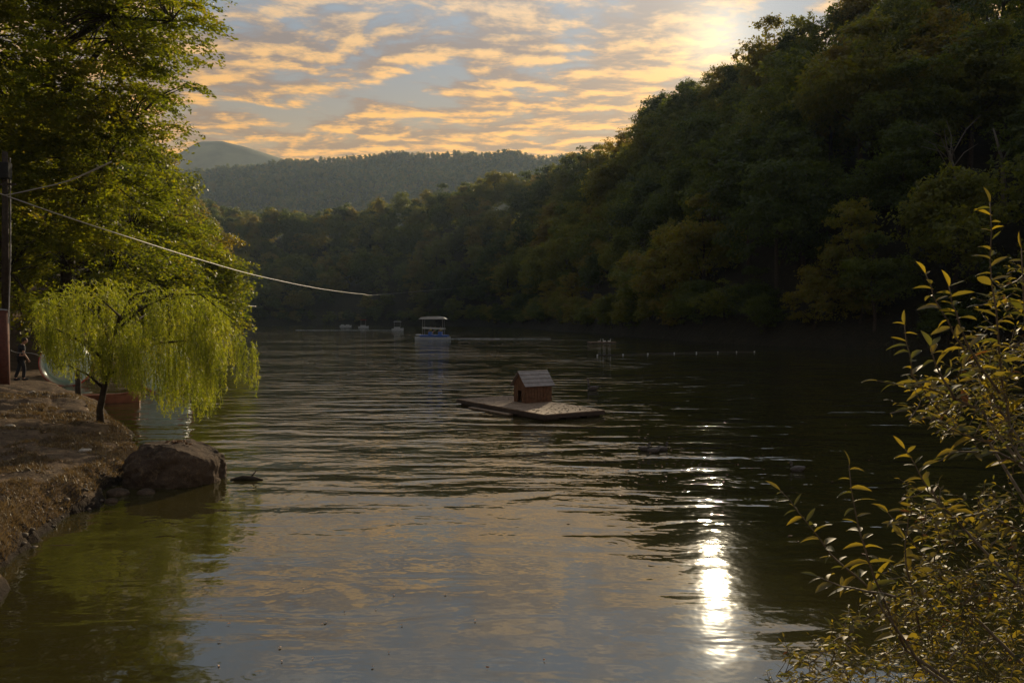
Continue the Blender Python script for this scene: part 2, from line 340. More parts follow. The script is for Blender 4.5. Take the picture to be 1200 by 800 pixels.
def crown_mesh(i, nl, per, size, rx=4.4, rz=5.2, mat_=None):
    Vs = []
    for k in range(nl):
        u = rand_dirs(1)[0]; q = RNG.uniform(.35, .92)
        if k == 0: u = np.array([0, 0, 1.]); q = .85
        taper = 1-.35*max(0, u[2])
        c = np.array([u[0]*rx*q*taper, u[1]*rx*q*taper, 7.2+u[2]*rz*q]); rad = RNG.uniform(.9, 2.1)*rx/4.4
        n = int(per*(rad/1.5)**2); d = rand_dirs(n, .35); rr = rad*RNG.uniform(.7, 1.1, (n, 1))
        ns = max(6, int(13*(rad/1.5)**1.5)); sd_ = rand_dirs(ns, .45); sr = rad*RNG.uniform(.55, 1.1, (ns, 1)); w_ = RNG.integers(0, ns, n)
        g_ = RNG.normal(size=(n, 3))*np.array([.22, .22, .12])*RNG.uniform(.75, 1.3, (ns, 1))[w_]*min(1.3, max(.8, rad/1.5))
        P = c+(sd_*sr*np.array([1.15, 1.15, .8]))[w_]*(1-.12*RNG.random((n, 1)))+g_*1.35; d = sd_[w_]*.7+np.array([0, 0, .35]); nn = d+rand_dirs(n)*.75; nn /= np.linalg.norm(nn, axis=1)[:, None]
        v, _ = leaves_tri(P, nn, size*RNG.uniform(.6, 1.4, n), size*RNG.uniform(.5, 1.0, n)); Vs.append(v)
    V = np.concatenate(Vs); return npmesh('crown', V, np.arange(len(V)).reshape(-1, 3), mat_ or M_forest)
CROWN = [crown_mesh(i, RNG.integers(19, 28), 280, .37, rx=RNG.uniform(3.9, 5.4), rz=RNG.uniform(4.2, 5.8)) for i in range(7)]
CROWN_FAR = [crown_mesh(i, 18, 60, .95, rx=RNG.uniform(3.8, 6), rz=RNG.uniform(4.5, 7.5)) for i in range(5)]
def trunk_mesh(i):
    b = MB(); x = 0
    pts = [(0, 0, -.8), (.1, 0, 2), (RNG.uniform(-.4, .4), RNG.uniform(-.3, .3), 6), (RNG.uniform(-.6, .6), RNG.uniform(-.3, .3), 10)]
    b.tube(pts, [.26, .2, .14, .05], 6)
    for k in range(4):
        a = RNG.uniform(0, 6.28); z0 = RNG.uniform(3, 7); L = RNG.uniform(2, 3.5)
        b.tube([(0, 0, z0), (math.cos(a)*L*.5, math.sin(a)*L*.5, z0+1), (math.cos(a)*L, math.sin(a)*L, z0+2.2)], [.09, .06, .02], 4)
    return b.mesh('trunk', M_bark)
TRUNK = [trunk_mesh(i) for i in range(4)]
def scatter(x0, x1, y0, y1, step, test):
    gx, gy = np.meshgrid(np.arange(x0, x1, step), np.arange(y0, y1, step)); gx = gx.ravel()+RNG.uniform(-.42, .42, gx.size)*step; gy = gy.ravel()+RNG.uniform(-.42, .42, gy.size)*step
    px = 600+gx/np.maximum(gy, 1)*F; k = test(gx, gy, px); gx, gy = gx[k], gy[k]; sd = lake_dist(gx, gy)
    k = sd > 1.2; return gx[k], gy[k], sd[k]
def hz(x, y): return height(x, y)
r1f = lambda x, y: np.interp(np.arctan2(x, y), C1[0], C1[1])
gx, gy, sd = scatter(-330, 170, 48, 660, 8.0, lambda x, y, p: (p > 150) & (p < 1340) & (np.hypot(x, y) < r1f(x, y)+14) & ((p > 690) | (RNG.random(x.size) < .92)))
gz = hz(gx, gy); keep = ~((gx < -22) & (gy < 120)); gx, gy, gz, sd = gx[keep], gy[keep], gz[keep], sd[keep]
sc = RNG.uniform(.95, 1.75, len(gx))*np.where(sd < 6, .75, 1); rt = RNG.uniform(0, 6.28, len(gx))
# the evening sun still clears the crowns along its own bearing
for qx, qy, wd, mg in ((1.8, 8.3, .02, .002), (-1.6, 27.5, .01, .0)):
    az = np.arctan2(gx-qx, gy-qy); dd = np.hypot(gx-qx, gy-qy)
    cap = ((math.tan(SUN_EL)-mg)*dd-gz)/12.8
    near = np.abs(az-SUN_AZ) < wd+5/dd; sc = np.where(near, np.minimum(sc, cap), sc)
    if qy < 10: sc = np.where(near & (np.hypot(gx, gy) > r1f(gx, gy)-12), np.clip(cap*1.02, .8, 1.95), sc)
keep = sc > .72; gx, gy, gz, sd, sc, rt = gx[keep], gy[keep], gz[keep], sd[keep], sc[keep], rt[keep]
px = 600+gx/gy*F; py = 374-(gz+7*sc-CZ)/gy*F
appar = sc/np.hypot(gx, gy)*np.where((px < 1215) & (py > -40) & (px > 180), 1, .05)
order = np.argsort(-appar); IND = order[:215]; REST = order[215:]
MARKS = [(400, 'over the small pale boats'), (480, 'left of the canopied boat'), (560, 'over the canopied boat'), (660, 'over the raft house'), (760, 'over the floating platform'), (840, 'over the float line'),
  (920, 'over the float line end'), (1020, 'left of the shrub'), (1100, 'behind the shrub tip'), (9999, 'at the right edge')]
def zone(i):
    r1 = r1f(gx[i], gy[i]); r = math.hypot(gx[i], gy[i]); w = 'over the cable end' if px[i] < 360 else [m for p_, m in MARKS if px[i] < p_][0]
    if sd[i] < 8: return (f'broadleaf tree at the slope foot by the water, {w}', 'trees along the foot of the right slope') if px[i] > 850 else (f'leafy tree near the far water edge, {w}', 'trees on the shore behind the boats')
    if r > r1-22: return (f'skyline tree on the ridge, crown against the sky, {w}', 'trees on the right skyline')
    u = (r-_rsi[i])/max(1, r1-_rsi[i]); lv = 'low' if u < .28 else 'halfway up' if u < .6 else 'high'
    if px[i] > 850: return (f'dark leafy tree {lv} on the steep right slope, {w}', 'trees on the steep right slope')
    return (f'dark green tree {lv} on the wooded spur, {w}', 'trees on the wooded spur')
_rsi = np.interp(np.arctan2(gx, gy), _tg, _rsm)
for n, i in enumerate(IND):
    lb, gr = zone(i)
    t = link('forest_tree', TRUNK[n % 4], None, (gx[i], gy[i], gz[i]-.3), (0, 0, rt[i])); t.name = 'forest_tree'
    s = sc[i]; t.scale = (s, s, s*RNG.uniform(.9, 1.15)); tag(t, lb, 'tree', gr)
    link('crown', CROWN[n % 7], t)
_lp = [(62, 62), (46, 72), (35, 80), (29, 90), (25, 105), (22, 130), (19, 165), (14, 200), (8, 240), (2, 292), (-20, 360), (-60, 398), (-100, 408), (-140, 400)]
sx, sy, sz, ss = [], [], [], []
for (ax, ay), (bx, by) in zip(_lp, _lp[1:]):
    L = math.hypot(bx-ax, by-ay); nx, ny = (by-ay)/L, -(bx-ax)/L
    for k in range(int(L/4.6)):
        s_ = (k+RNG.uniform(0, .8))/(L/4.6); off = RNG.uniform(.6, 2.4); sx.append(ax+(bx-ax)*s_+nx*off); sy.append(ay+(by-ay)*s_+ny*off); ss.append(RNG.uniform(.42, .72))
for n, (x_, y_, s_) in enumerate(zip(sx, sy, ss)):
    t = link('shoreline_tree', TRUNK[n % 4], None, (x_, y_, ground(x_, y_)-2.6*s_), (0, 0, n*1.3)); t.name = 'shoreline_tree'; t.scale = (s_*1.15, s_*1.15, s_)
    tag(t, f'low bushy tree on the {"nearer" if y_ < 105 else "middle" if y_ < 200 else "farther"} waterline {[m for p_, m in MARKS if 600+x_/y_*F < p_][0]}', 'tree', 'low trees along the waterline'); link('crown', CROWN[(n*3+1) % 7], t)
def gn_forest(name, P, S, Rz, K, meshes, label, kind='stuff'):
    me = bpy.data.meshes.new(name); me.vertices.add(len(P)); me.vertices.foreach_set('co', np.asarray(P, np.float32).ravel())
    for nm, typ, dat in (('scl', 'FLOAT', S), ('rotz', 'FLOAT', Rz), ('idx', 'INT', K)):
        a = me.attributes.new(nm, typ, 'POINT'); a.data.foreach_set('value', np.asarray(dat, np.float32 if typ == 'FLOAT' else np.int32))
    ob = link(name, me); ob['kind'] = kind; ob['label'] = label
    g = bpy.data.node_groups.new(name, 'GeometryNodeTree')
    g.interface.new_socket('Geometry', in_out='INPUT', socket_type='NodeSocketGeometry'); g.interface.new_socket('Geometry', in_out='OUTPUT', socket_type='NodeSocketGeometry')
    N = NT(g); gi = N.new('NodeGroupInput'); go = N.new('NodeGroupOutput'); jn = N.new('GeometryNodeJoinGeometry')
    A = lambda nm, ty: [o_ for o_ in N.new('GeometryNodeInputNamedAttribute', {'Name': nm}, data_type=ty).outputs if o_.enabled][0]
    s = A('scl', 'FLOAT'); r = A('rotz', 'FLOAT'); k = A('idx', 'INT')
    rot = N.new('ShaderNodeCombineXYZ', {2: r}).outputs[0]; scv = N.new('ShaderNodeCombineXYZ', {0: s, 1: s, 2: s}).outputs[0]
    for j, tm in enumerate(meshes):
        oi = N.new('GeometryNodeObjectInfo', {'Object': tm, 'As Instance': False})
        cmp_ = N.new('FunctionNodeCompare', data_type='INT', operation='EQUAL'); N.l.new(k, cmp_.inputs[2]); cmp_.inputs[3].default_value = j
        ip = N.new('GeometryNodeInstanceOnPoints', {'Points': gi.outputs[0], 'Selection': cmp_.outputs[0], 'Instance': oi.outputs['Geometry'], 'Rotation': rot, 'Scale': scv})
        N.l.new(ip.outputs[0], jn.inputs[0])
    N.l.new(jn.outputs[0], go.inputs[0]); ob.modifiers.new('scatter', 'NODES').node_group = g; return ob
# template crowns: the crowns of the first seven individual trees
TEMPL = [[c for c in bpy.data.objects if c.type == 'MESH' and c.data == m][0] for m in CROWN]
P = np.stack([gx, gy, gz-.3], 1)[REST]
gn_forest('wooded_slope', P, sc[REST], rt[REST], np.arange(len(REST)) % 7, TEMPL, 'dense broadleaf woodland covering the slopes beyond the lake')
# far ridge: its skyline trees carry the low-detail crowns
fx, fy, fs = scatter(-960, 560, 1050, 1730, 9.5, lambda x, y, p: (p > 140) & (p < 760) & (np.hypot(x, y) < np.interp(np.arctan2(x, y), C3[0], C3[1])+8))
fz = hz(fx, fy); ftempl = []
for j, m in enumerate(CROWN_FAR):
    i = int(np.argmin(np.abs(fx-(-330+150*j))+np.abs(np.hypot(fx, fy)-1700)*3))
    t = link('distant_tree', TRUNK[j % 4], None, (fx[i], fy[i], fz[i]-.3)); c = link('crown', m, t); ftempl.append(c)
    tag(t, 'small hazy tree on the crest of the blue far ridge', 'tree', 'single trees on the far ridge')
_fs = .75+1.5*np.clip(fbm(fx/60, fy/60, 3, 71)-.2, 0, 1)*RNG.uniform(.6, 1.3, len(fx))
gn_forest('distant_forest', np.stack([fx, fy, fz-3.5], 1), _fs, RNG.uniform(0, 6.28, len(fx)), np.arange(len(fx)) % 5, ftempl, 'hazy blue-green forest covering the far ridge')

# ------------------------------------------------------------------ left bank trees made of leafy sprays
def spray_tree(name, base, ells, nspray, per, leaf, label, limbs, matl=M_beech, seed=1, rtrunk=.35):
    """ells: (cx,cy,cz,rx,ry,rz) in world metres"""
    rg = np.random.default_rng(seed); t = thing(name, label, 'tree', base); base = np.array(base)
    E = np.array(ells, float); wt = E[:, 3]*E[:, 4]*E[:, 5]; wt = wt**.8; wt /= wt.sum()
    CS = []; 
    for e, w in zip(E, wt):
        n = int(nspray*w); u = rg.normal(size=(n, 3)); u /= np.linalg.norm(u, axis=1)[:, None]; q = rg.uniform(.12, 1, n)**.5
        q *= 1+.16*(fbm(u[:, 0]*3+e[0], u[:, 1]*3+u[:, 2]*4, 2, 7)-.5)*2
        CS.append(np.concatenate([e[:3]+u*q[:, None]*e[3:], u], 1))
    CS = np.concatenate(CS); n = len(CS)
    fr = fbm(CS[:, 0]*.55+CS[:, 1]*.4, CS[:, 2]*1.0, 2, seed+3); CS = CS[fr > .36]; n = len(CS)
    out = CS[:, :3]-np.array([base[0], base[1], 0])*np.array([1, 1, 0])-np.array([0, 0, 1])*CS[:, 2:3]; out /= np.linalg.norm(out, axis=1)[:, None]+1e-6
    out = out*.7+CS[:, 3:6]*.5+rg.normal(size=(n, 3))*.35; out[:, 2] = out[:, 2]*.35-.12; out /= np.linalg.norm(out, axis=1)[:, None]
    side = np.cross(out, [0, 0, 1.]); side /= np.linalg.norm(side, axis=1)[:, None]; nrm = np.cross(side, out)
    L = rg.uniform(.7, 1.5, n)*leaf*9
    s = rg.uniform(0, 1, (n, per)); w = rg.uniform(-1, 1, (n, per))*.33*(1-.75*s**2)
    C = CS[:, None, :3]+out[:, None]*(s*L[:, None])[..., None]+side[:, None]*(w*L[:, None])[..., None]+nrm[:, None]*(rg.normal(size=(n, per))*.05*L[:, None]-.18*s**2*L[:, None])[..., None]
    T = out[:, None]*.7+side[:, None]*np.sign(w)[..., None]*.8+rg.normal(size=(n, per, 3))*.35; T /= np.linalg.norm(T, axis=2)[..., None]
    Nn = nrm[:, None]+rg.normal(size=(n, per, 3))*.55; Nn -= T*(Nn*T).sum(2)[..., None]; Nn /= np.linalg.norm(Nn, axis=2)[..., None]
    sz = leaf*rg.uniform(.7, 1.3, n*per)
    V, Fq = leaves_quad(C.reshape(-1, 3), T.reshape(-1, 3), Nn.reshape(-1, 3), sz*1.25, sz*.75)
    c = link('crown', npmesh('crown', V-base, Fq, matl), t); c['kind'] = 'stuff'
    b = MB(); b.tube([Vector(p)-Vector(base) for p in limbs[0]], np.linspace(rtrunk, rtrunk*.3, len(limbs[0])), 9); b.build('trunk', M_bark, t, True)
    for lb in limbs[1:]:
        b = MB(); b.tube([Vector(p)-Vector(base) for p in lb], np.linspace(rtrunk*.42, .03, len(lb)), 6); b.build('limb', M_bark, t, True)
    # twigs
    b = MB(); pick = rg.choice(n, min(n, 420), replace=False); anch = np.array([p for lb in limbs for p in lb[1:]])
    for i in pick:
        c0 = CS[i, :3]; a = anch[np.argmin(np.linalg.norm(anch-c0, axis=1))]; d = np.linalg.norm(a-c0)
        if d > 6: continue
        mid = (a+c0)/2+np.array([0, 0, .12*d]); e = c0+out[i]*L[i]*.8
        b.tube([Vector(q)-Vector(base) for q in (a, mid, c0, e)], [.05, .035, .02, .008], 3, False)
    b.build('twigs', M_bark, t)['kind'] = 'stuff'
    return t
def G(px_, Y): x = (px_-600)/F*Y; return (x, Y, ground(x, Y)-.1)
def e(px_, py_, Y, rx, ry, rz): c = at(px_, py_, Y); return (c.x, c.y, c.z, rx, ry, rz)
b0 = G(78, 41)
spray_tree('beech_tree', b0, [e(30, 90, 38, 6.6, 6, 7.5), e(120, 70, 36, 3.6, 4, 4.6), e(100, 220, 38, 3.7, 4, 4.6), e(150, 8, 34, 3.2, 3, 2.0), e(20, 300, 40, 4.4, 4, 3.0), e(120, 300, 42, 3.4, 3, 2.2), e(60, -60, 38, 8, 6, 4)], 3900, 58, .15,
  'tallest leafy tree on the left bank, green-gold crown reaching past the top of the picture',
  [[b0, at(80, 310, 41), at(70, 200, 41), at(60, 90, 40), at(55, -20, 40)], [at(80, 280, 41), at(110, 210, 39), at(150, 150, 37)], [at(64, 120, 40), at(130, 45, 38), at(95, 0, 37), at(80, -30, 36)], [at(75, 230, 41), at(30, 170, 39), at(0, 150, 38)], [at(60, 60, 40), at(130, 20, 36), at(200, 25, 34)], [at(78, 320, 41), at(40, 290, 41), at(10, 280, 40)], [at(78, 320, 41), at(125, 290, 42)]], seed=3, rtrunk=.42)
b1 = G(222, 70)
spray_tree('beech_tree', b1, [e(205, 290, 70, 3.6, 3.6, 3.2), e(225, 325, 70, 3.9, 3.5, 3.4), e(195, 350, 68, 4, 3.5, 2.4), e(235, 365, 70, 2.9, 3, 1.6)], 1500, 44, .22,
  'rounded dense tree leaning over the water just behind the willow', [[b1, at(220, 340, 70), at(215, 280, 70)], [at(220, 350, 70), at(245, 330, 70)], [at(219, 330, 70), at(190, 305, 70)]], seed=5, rtrunk=.3)
b2 = G(150, 52)
spray_tree('beech_tree', b2, [e(160, 280, 52, 3.6, 3.5, 3.2), e(130, 330, 50, 4.2, 3.5, 2.6), e(175, 340, 52, 3.0, 3, 2.2)], 1500, 46, .18,
  'mid-height tree between the tallest left tree and the rounded tree behind the willow', [[b2, at(152, 340, 52), at(155, 270, 52)], [at(152, 340, 52), at(175, 310, 52)], [at(152, 350, 52), at(125, 320, 50)]], seed=8, rtrunk=.3)
b3 = G(-30, 37)
spray_tree('beech_tree', b3, [e(-60, 120, 37, 5, 5, 8), e(-20, 260, 36, 3.2, 3, 2.4), e(15, 335, 36, 1.8, 1.6, 1.5)], 1300, 46, .16,
  'tree at the left picture edge behind the wooden utility pole', [[b3, at(-30, 200, 37), at(-40, 60, 37)], [at(-30, 270, 37), at(10, 320, 36)]], seed=9, rtrunk=.3)
# further trees along the left shore, seen between crowns and in the water
for n, (x_, y_, s_) in enumerate([(-33, 84, .9), (-39, 98, 1.), (-47, 118, 1.1), (-36, 62, 1.15), (-42, 74, 1.2), (-50, 92, 1.2), (-31, 50, 1.1), (-38, 52, 1.3), (-45, 60, 1.3), (-56, 135, 1.1), (-68, 160, 1.1)]):
    t = link('forest_tree', TRUNK[n % 4], None, (x_, y_, ground(x_, y_)-.3), (0, 0, n)); t.scale = (s_,)*3
    tag(t, 'dark tree in the shaded wood behind the tall left bank trees', 'tree', 'trees behind the left bank'); link('crown', CROWN[n % 7], t)

# willow
def willow():
    base = Vector(atz(118, 495, .42)); rg = np.random.default_rng(4)
    t = thing('willow_tree', 'small weeping willow with hanging yellow-green strands on the point of the left bank', 'tree', tuple(base))
    Yb = base.y; A = lambda px_, py_, dY=0: at(px_, py_, Yb+dY)
    tr = [base-Vector((0, 0, .2)), A(117, 480), A(122, 455), A(128, 428), A(133, 400), A(140, 375), A(150, 355)]
    limbs = [tr, [A(124, 448), A(150, 412), A(185, 402), A(235, 398), A(262, 392)], [A(131, 410), A(120, 375, .5), A(90, 350, .8), A(60, 345, 1)],
             [A(137, 388), A(165, 362, -.5), A(200, 345, -.8), A(235, 345, -.8), A(270, 372, -.6)], [A(128, 425), A(95, 400, -.6), A(65, 385, -.9)],
             [A(140, 375), A(170, 350, .8), A(215, 350, 1.2), A(250, 365, 1.4)], [A(150, 355), A(160, 345), A(185, 338, .2)], [A(133, 400), A(140, 370, -1.), A(120, 352, -1.6)], [A(133, 400), A(160, 375, 1.2), A(185, 360, 2.)],
             [A(122, 455), A(105, 440, -.2), A(80, 428, -.3)]]
    b = MB(); b.tube([p-base for p in tr], [.10, .085, .075, .06, .05, .04, .02], 8); b.build('trunk', M_bark, t, True)
    for lb in limbs[1:]:
        b = MB(); b.tube([p-base for p in lb], np.linspace(.045, .012, len(lb)), 5); b.build('limb', M_bark, t, True)
    C, T, tw = [], [], MB()
    cols_ = [(35, 356, 390), (60, 342, 430), (90, 331, 448), (118, 329, 440), (145, 332, 448), (170, 334, 470), (195, 338, 482), (215, 341, 478), (235, 347, 484), (255, 356, 480), (262, 362, 470), (270, 370, 440), (285, 385, 452), (300, 402, 458)]
    cx = [c[0] for c in cols_]; ctop = [c[1] for c in cols_]; cbot = [c[2] for c in cols_]
    tufts = []
    for k in range(64):
        tx = rg.uniform(38, 262); yt = np.interp(tx, cx, ctop); yb = np.interp(tx, cx, cbot)
        tufts.append((tx, yt+(yb-yt)*.62*rg.random()**1.25+rg.uniform(-2, 6), rg.uniform(-1, 1), rg.uniform(40, 100), rg.uniform(4, 11)))
    for tx in (150, 162, 172, 180, 186, 192, 199, 206, 212): tufts.append((tx, rg.uniform(375, 405), rg.uniform(-.2, 1), 85, 6))
    for tx, ty in ((266, 372), (276, 388), (286, 396), (296, 404), (262, 360), (255, 352), (240, 348)): tufts.append((tx, ty, rg.uniform(-.3, .3), rg.uniform(48, 75), 3.5))
    for k in range(1050):
        tx, ty, td, tl, tw_ = tufts[k % len(tufts)]; px_ = tx+rg.normal()*tw_; yt = np.interp(px_, cx, ctop); yb = np.interp(px_, cx, cbot)
        y0 = max(yt-4, ty+rg.normal()*6+abs(px_-tx)*.5); y1 = min(yb+rg.uniform(-8, 8), y0+tl*rg.uniform(.5, 1.1))
        if y1 < y0+8: continue
        dY = (td+rg.normal()*.09)*1.9*math.sqrt(max(.05, 1-((px_-165)/140)**2))
        p0 = A(px_, y0, dY); p1 = A(px_+rg.uniform(-4, 7), max(y1, y0+12), dY+rg.uniform(-.15, .15))
        L = (p1-p0).length; n = int(L/.019); ss = np.linspace(0, 1, n)
        arc = np.array([[p0.x+(p1.x-p0.x)*s_+.03*math.sin(7*s_+k), p0.y+(p1.y-p0.y)*s_+.03*math.cos(5*s_+k), p0.z+(p1.z-p0.z)*s_] for s_ in ss])
        if k % 3 == 0: tw.tube([Vector(a)-base for a in arc[::max(1, n//4)]], .0035, 3, False)
        d = rg.normal(size=(n, 3))*[.55, .55, .25]; d[:, 2] -= .75; d /= np.linalg.norm(d, axis=1)[:, None]
        C.append(arc+d*.03); T.append(d)
    # short upright fringe on the crown top
    for k in range(420):
        px_ = rg.uniform(38, 268); yt = np.interp(px_, cx, ctop); p0 = A(px_, yt+rg.uniform(-4, 26), rg.uniform(-1.2, 1.2)); dr = Vector((rg.uniform(-.5, 1), rg.uniform(-.5, .5), rg.uniform(-.5, .35))).normalized(); n = 12
        arc = np.array([tuple(p0+dr*s_*.35-Vector((0, 0, .18*s_*s_))) for s_ in np.linspace(0, 1, n)]); d = rg.normal(size=(n, 3))*.5+np.array(dr)*.6; d[:, 2] -= .35; d /= np.linalg.norm(d, axis=1)[:, None]; C.append(arc); T.append(d)
    C = np.concatenate(C); T = np.concatenate(T); Nn = rg.normal(size=C.shape); Nn -= T*(Nn*T).sum(1)[:, None]; Nn /= np.linalg.norm(Nn, axis=1)[:, None]
    n = len(C); V, Fq = leaves_quad(C-np.array(base), T, Nn, rg.uniform(.06, .12, n), rg.uniform(.012, .02, n))
    link('hanging_leaves', npmesh('hanging_leaves', V, Fq, M_willow), t)['kind'] = 'stuff'
    tw.build('hanging_twigs', M_stem, t)['kind'] = 'stuff'
willow()

# dead snag on the right slope
def snag():
    def P(px_, py_, Y=88): return at(px_, py_, Y)
    bx = P(1178, 235); bz = ground(bx.x, bx.y); base = Vector((bx.x, bx.y, bz)); t = thing('dead_tree', 'bare pale dead trunk standing among the dark trees high on the right slope', 'tree', tuple(base))
    b = MB(); b.tube([Vector((0, 0, -.5)), P(1176, 215)-base, P(1175, 190)-base, P(1170, 172)-base, P(1164, 150)-base], [.3, .26, .2, .14, .07], 6); b.build('trunk', M_barklight, t, True)
    b = MB(); b.tube([P(1175, 190)-base, P(1181, 176)-base, P(1183, 166)-base], [.1, .07, .04], 5); b.build('limb', M_barklight, t, True)
snag()
def bare_branches():
    Y = 88; c = at(1120, 190, Y); z0 = ground(c.x, Y); base = Vector((c.x, Y, z0)); rg = random.Random(8)
    t = thing('dead_tree', 'tangle of thin bare grey branches halfway up the right slope', 'tree', tuple(base))
    MB().tube([Vector((0, 0, -.5)), at(1119, 200, Y)-base, at(1112, 176, Y)-base], [.2, .14, .08], 5).build('trunk', M_barklight, t, True)
    for k in range(9):
        a = at(1116+rg.uniform(-4, 4), 190+rg.uniform(-10, 12), Y)-base; e_ = at(1112+rg.uniform(-42, 38), 150+rg.uniform(-18, 25), Y+rg.uniform(-3, 1))-base; m_ = a.lerp(e_, .5)+Vector((rg.uniform(-.8, .8), -.5, rg.uniform(0, 1)))
        MB().tube([a, m_, e_], [.07, .05, .02], 4).build('branch', M_barklight, t)
bare_branches()

# ------------------------------------------------------------------ foreground shrub
def leaf_mesh(k, mt):
    r_ = random.Random(k); bm = bmesh.new(); rows = []; fold = r_.uniform(.1, .9); bend = r_.uniform(-.2, .6)
    for i, (y, w) in enumerate([(0, .03), (.15, .10), (.4, .165), (.68, .14), (.88, .07)]):
        z = -bend*y*y; rows.append([bm.verts.new((s*w, y, z+abs(s)*w*fold)) for s in (-1, 0, 1)])
    tip = bm.verts.new((0, 1.0, -bend)); pet = bm.verts.new((0, -.14, .01))
    for a, b in zip(rows, rows[1:]):
        for j in (0, 1): bm.faces.new((a[j], a[j+1], b[j+1], b[j]))
    for j in (0, 1): bm.faces.new((rows[-1][j], rows[-1][j+1], tip)); bm.faces.new((rows[0][j+1], rows[0][j], pet))
    me = bpy.data.meshes.new('leaf'); bm.to_mesh(me); bm.free(); me.materials.append(mt); me.polygons.foreach_set('use_smooth', np.ones(len(me.polygons), bool)); return me
def shrub_leaf(name, col, tcol, rough=.58):
    m, N = mat(name); co = N.new('ShaderNodeTexCoord').outputs['Object']; geo = N.new('ShaderNodeNewGeometry')
    n = N.noise(geo.outputs['Position'], 14, 3); c = N.mix(N.ramp(n, [(.35, 0.0), (.7, 1.0)]), col, tuple(x*.55 for x in col))
    spot = N.noise(geo.outputs['Position'], 90, 2); c = N.mix(N.ramp(spot, [(.62, 0.0), (.7, .7)]), c, (.09, .045, .02))
    b = N.new('ShaderNodeBsdfPrincipled', {'Base Color': c, 'Roughness': rough, 'Specular IOR Level': .35})
    t = N.new('ShaderNodeBsdfTranslucent', {'Color': (*tcol, 1)}); mx = N.new('ShaderNodeMixShader', {0: .42, 1: b.outputs[0], 2: t.outputs[0]})
    N.l.new(mx.outputs[0], N.out.inputs[0]); return m
M_L = [shrub_leaf('leaf_green', (.085, .09, .04), (.16, .15, .015)), shrub_leaf('leaf_olive', (.13, .11, .05), (.26, .20, .02)), shrub_leaf('leaf_yellow', (.16, .12, .02), (.42, .30, .02)), shrub_leaf('leaf_brown', (.11, .05, .022), (.22, .09, .015))]
LEAFM = [[leaf_mesh(10*a+b, M_L[a]) for b in range(5)] for a in range(4)]
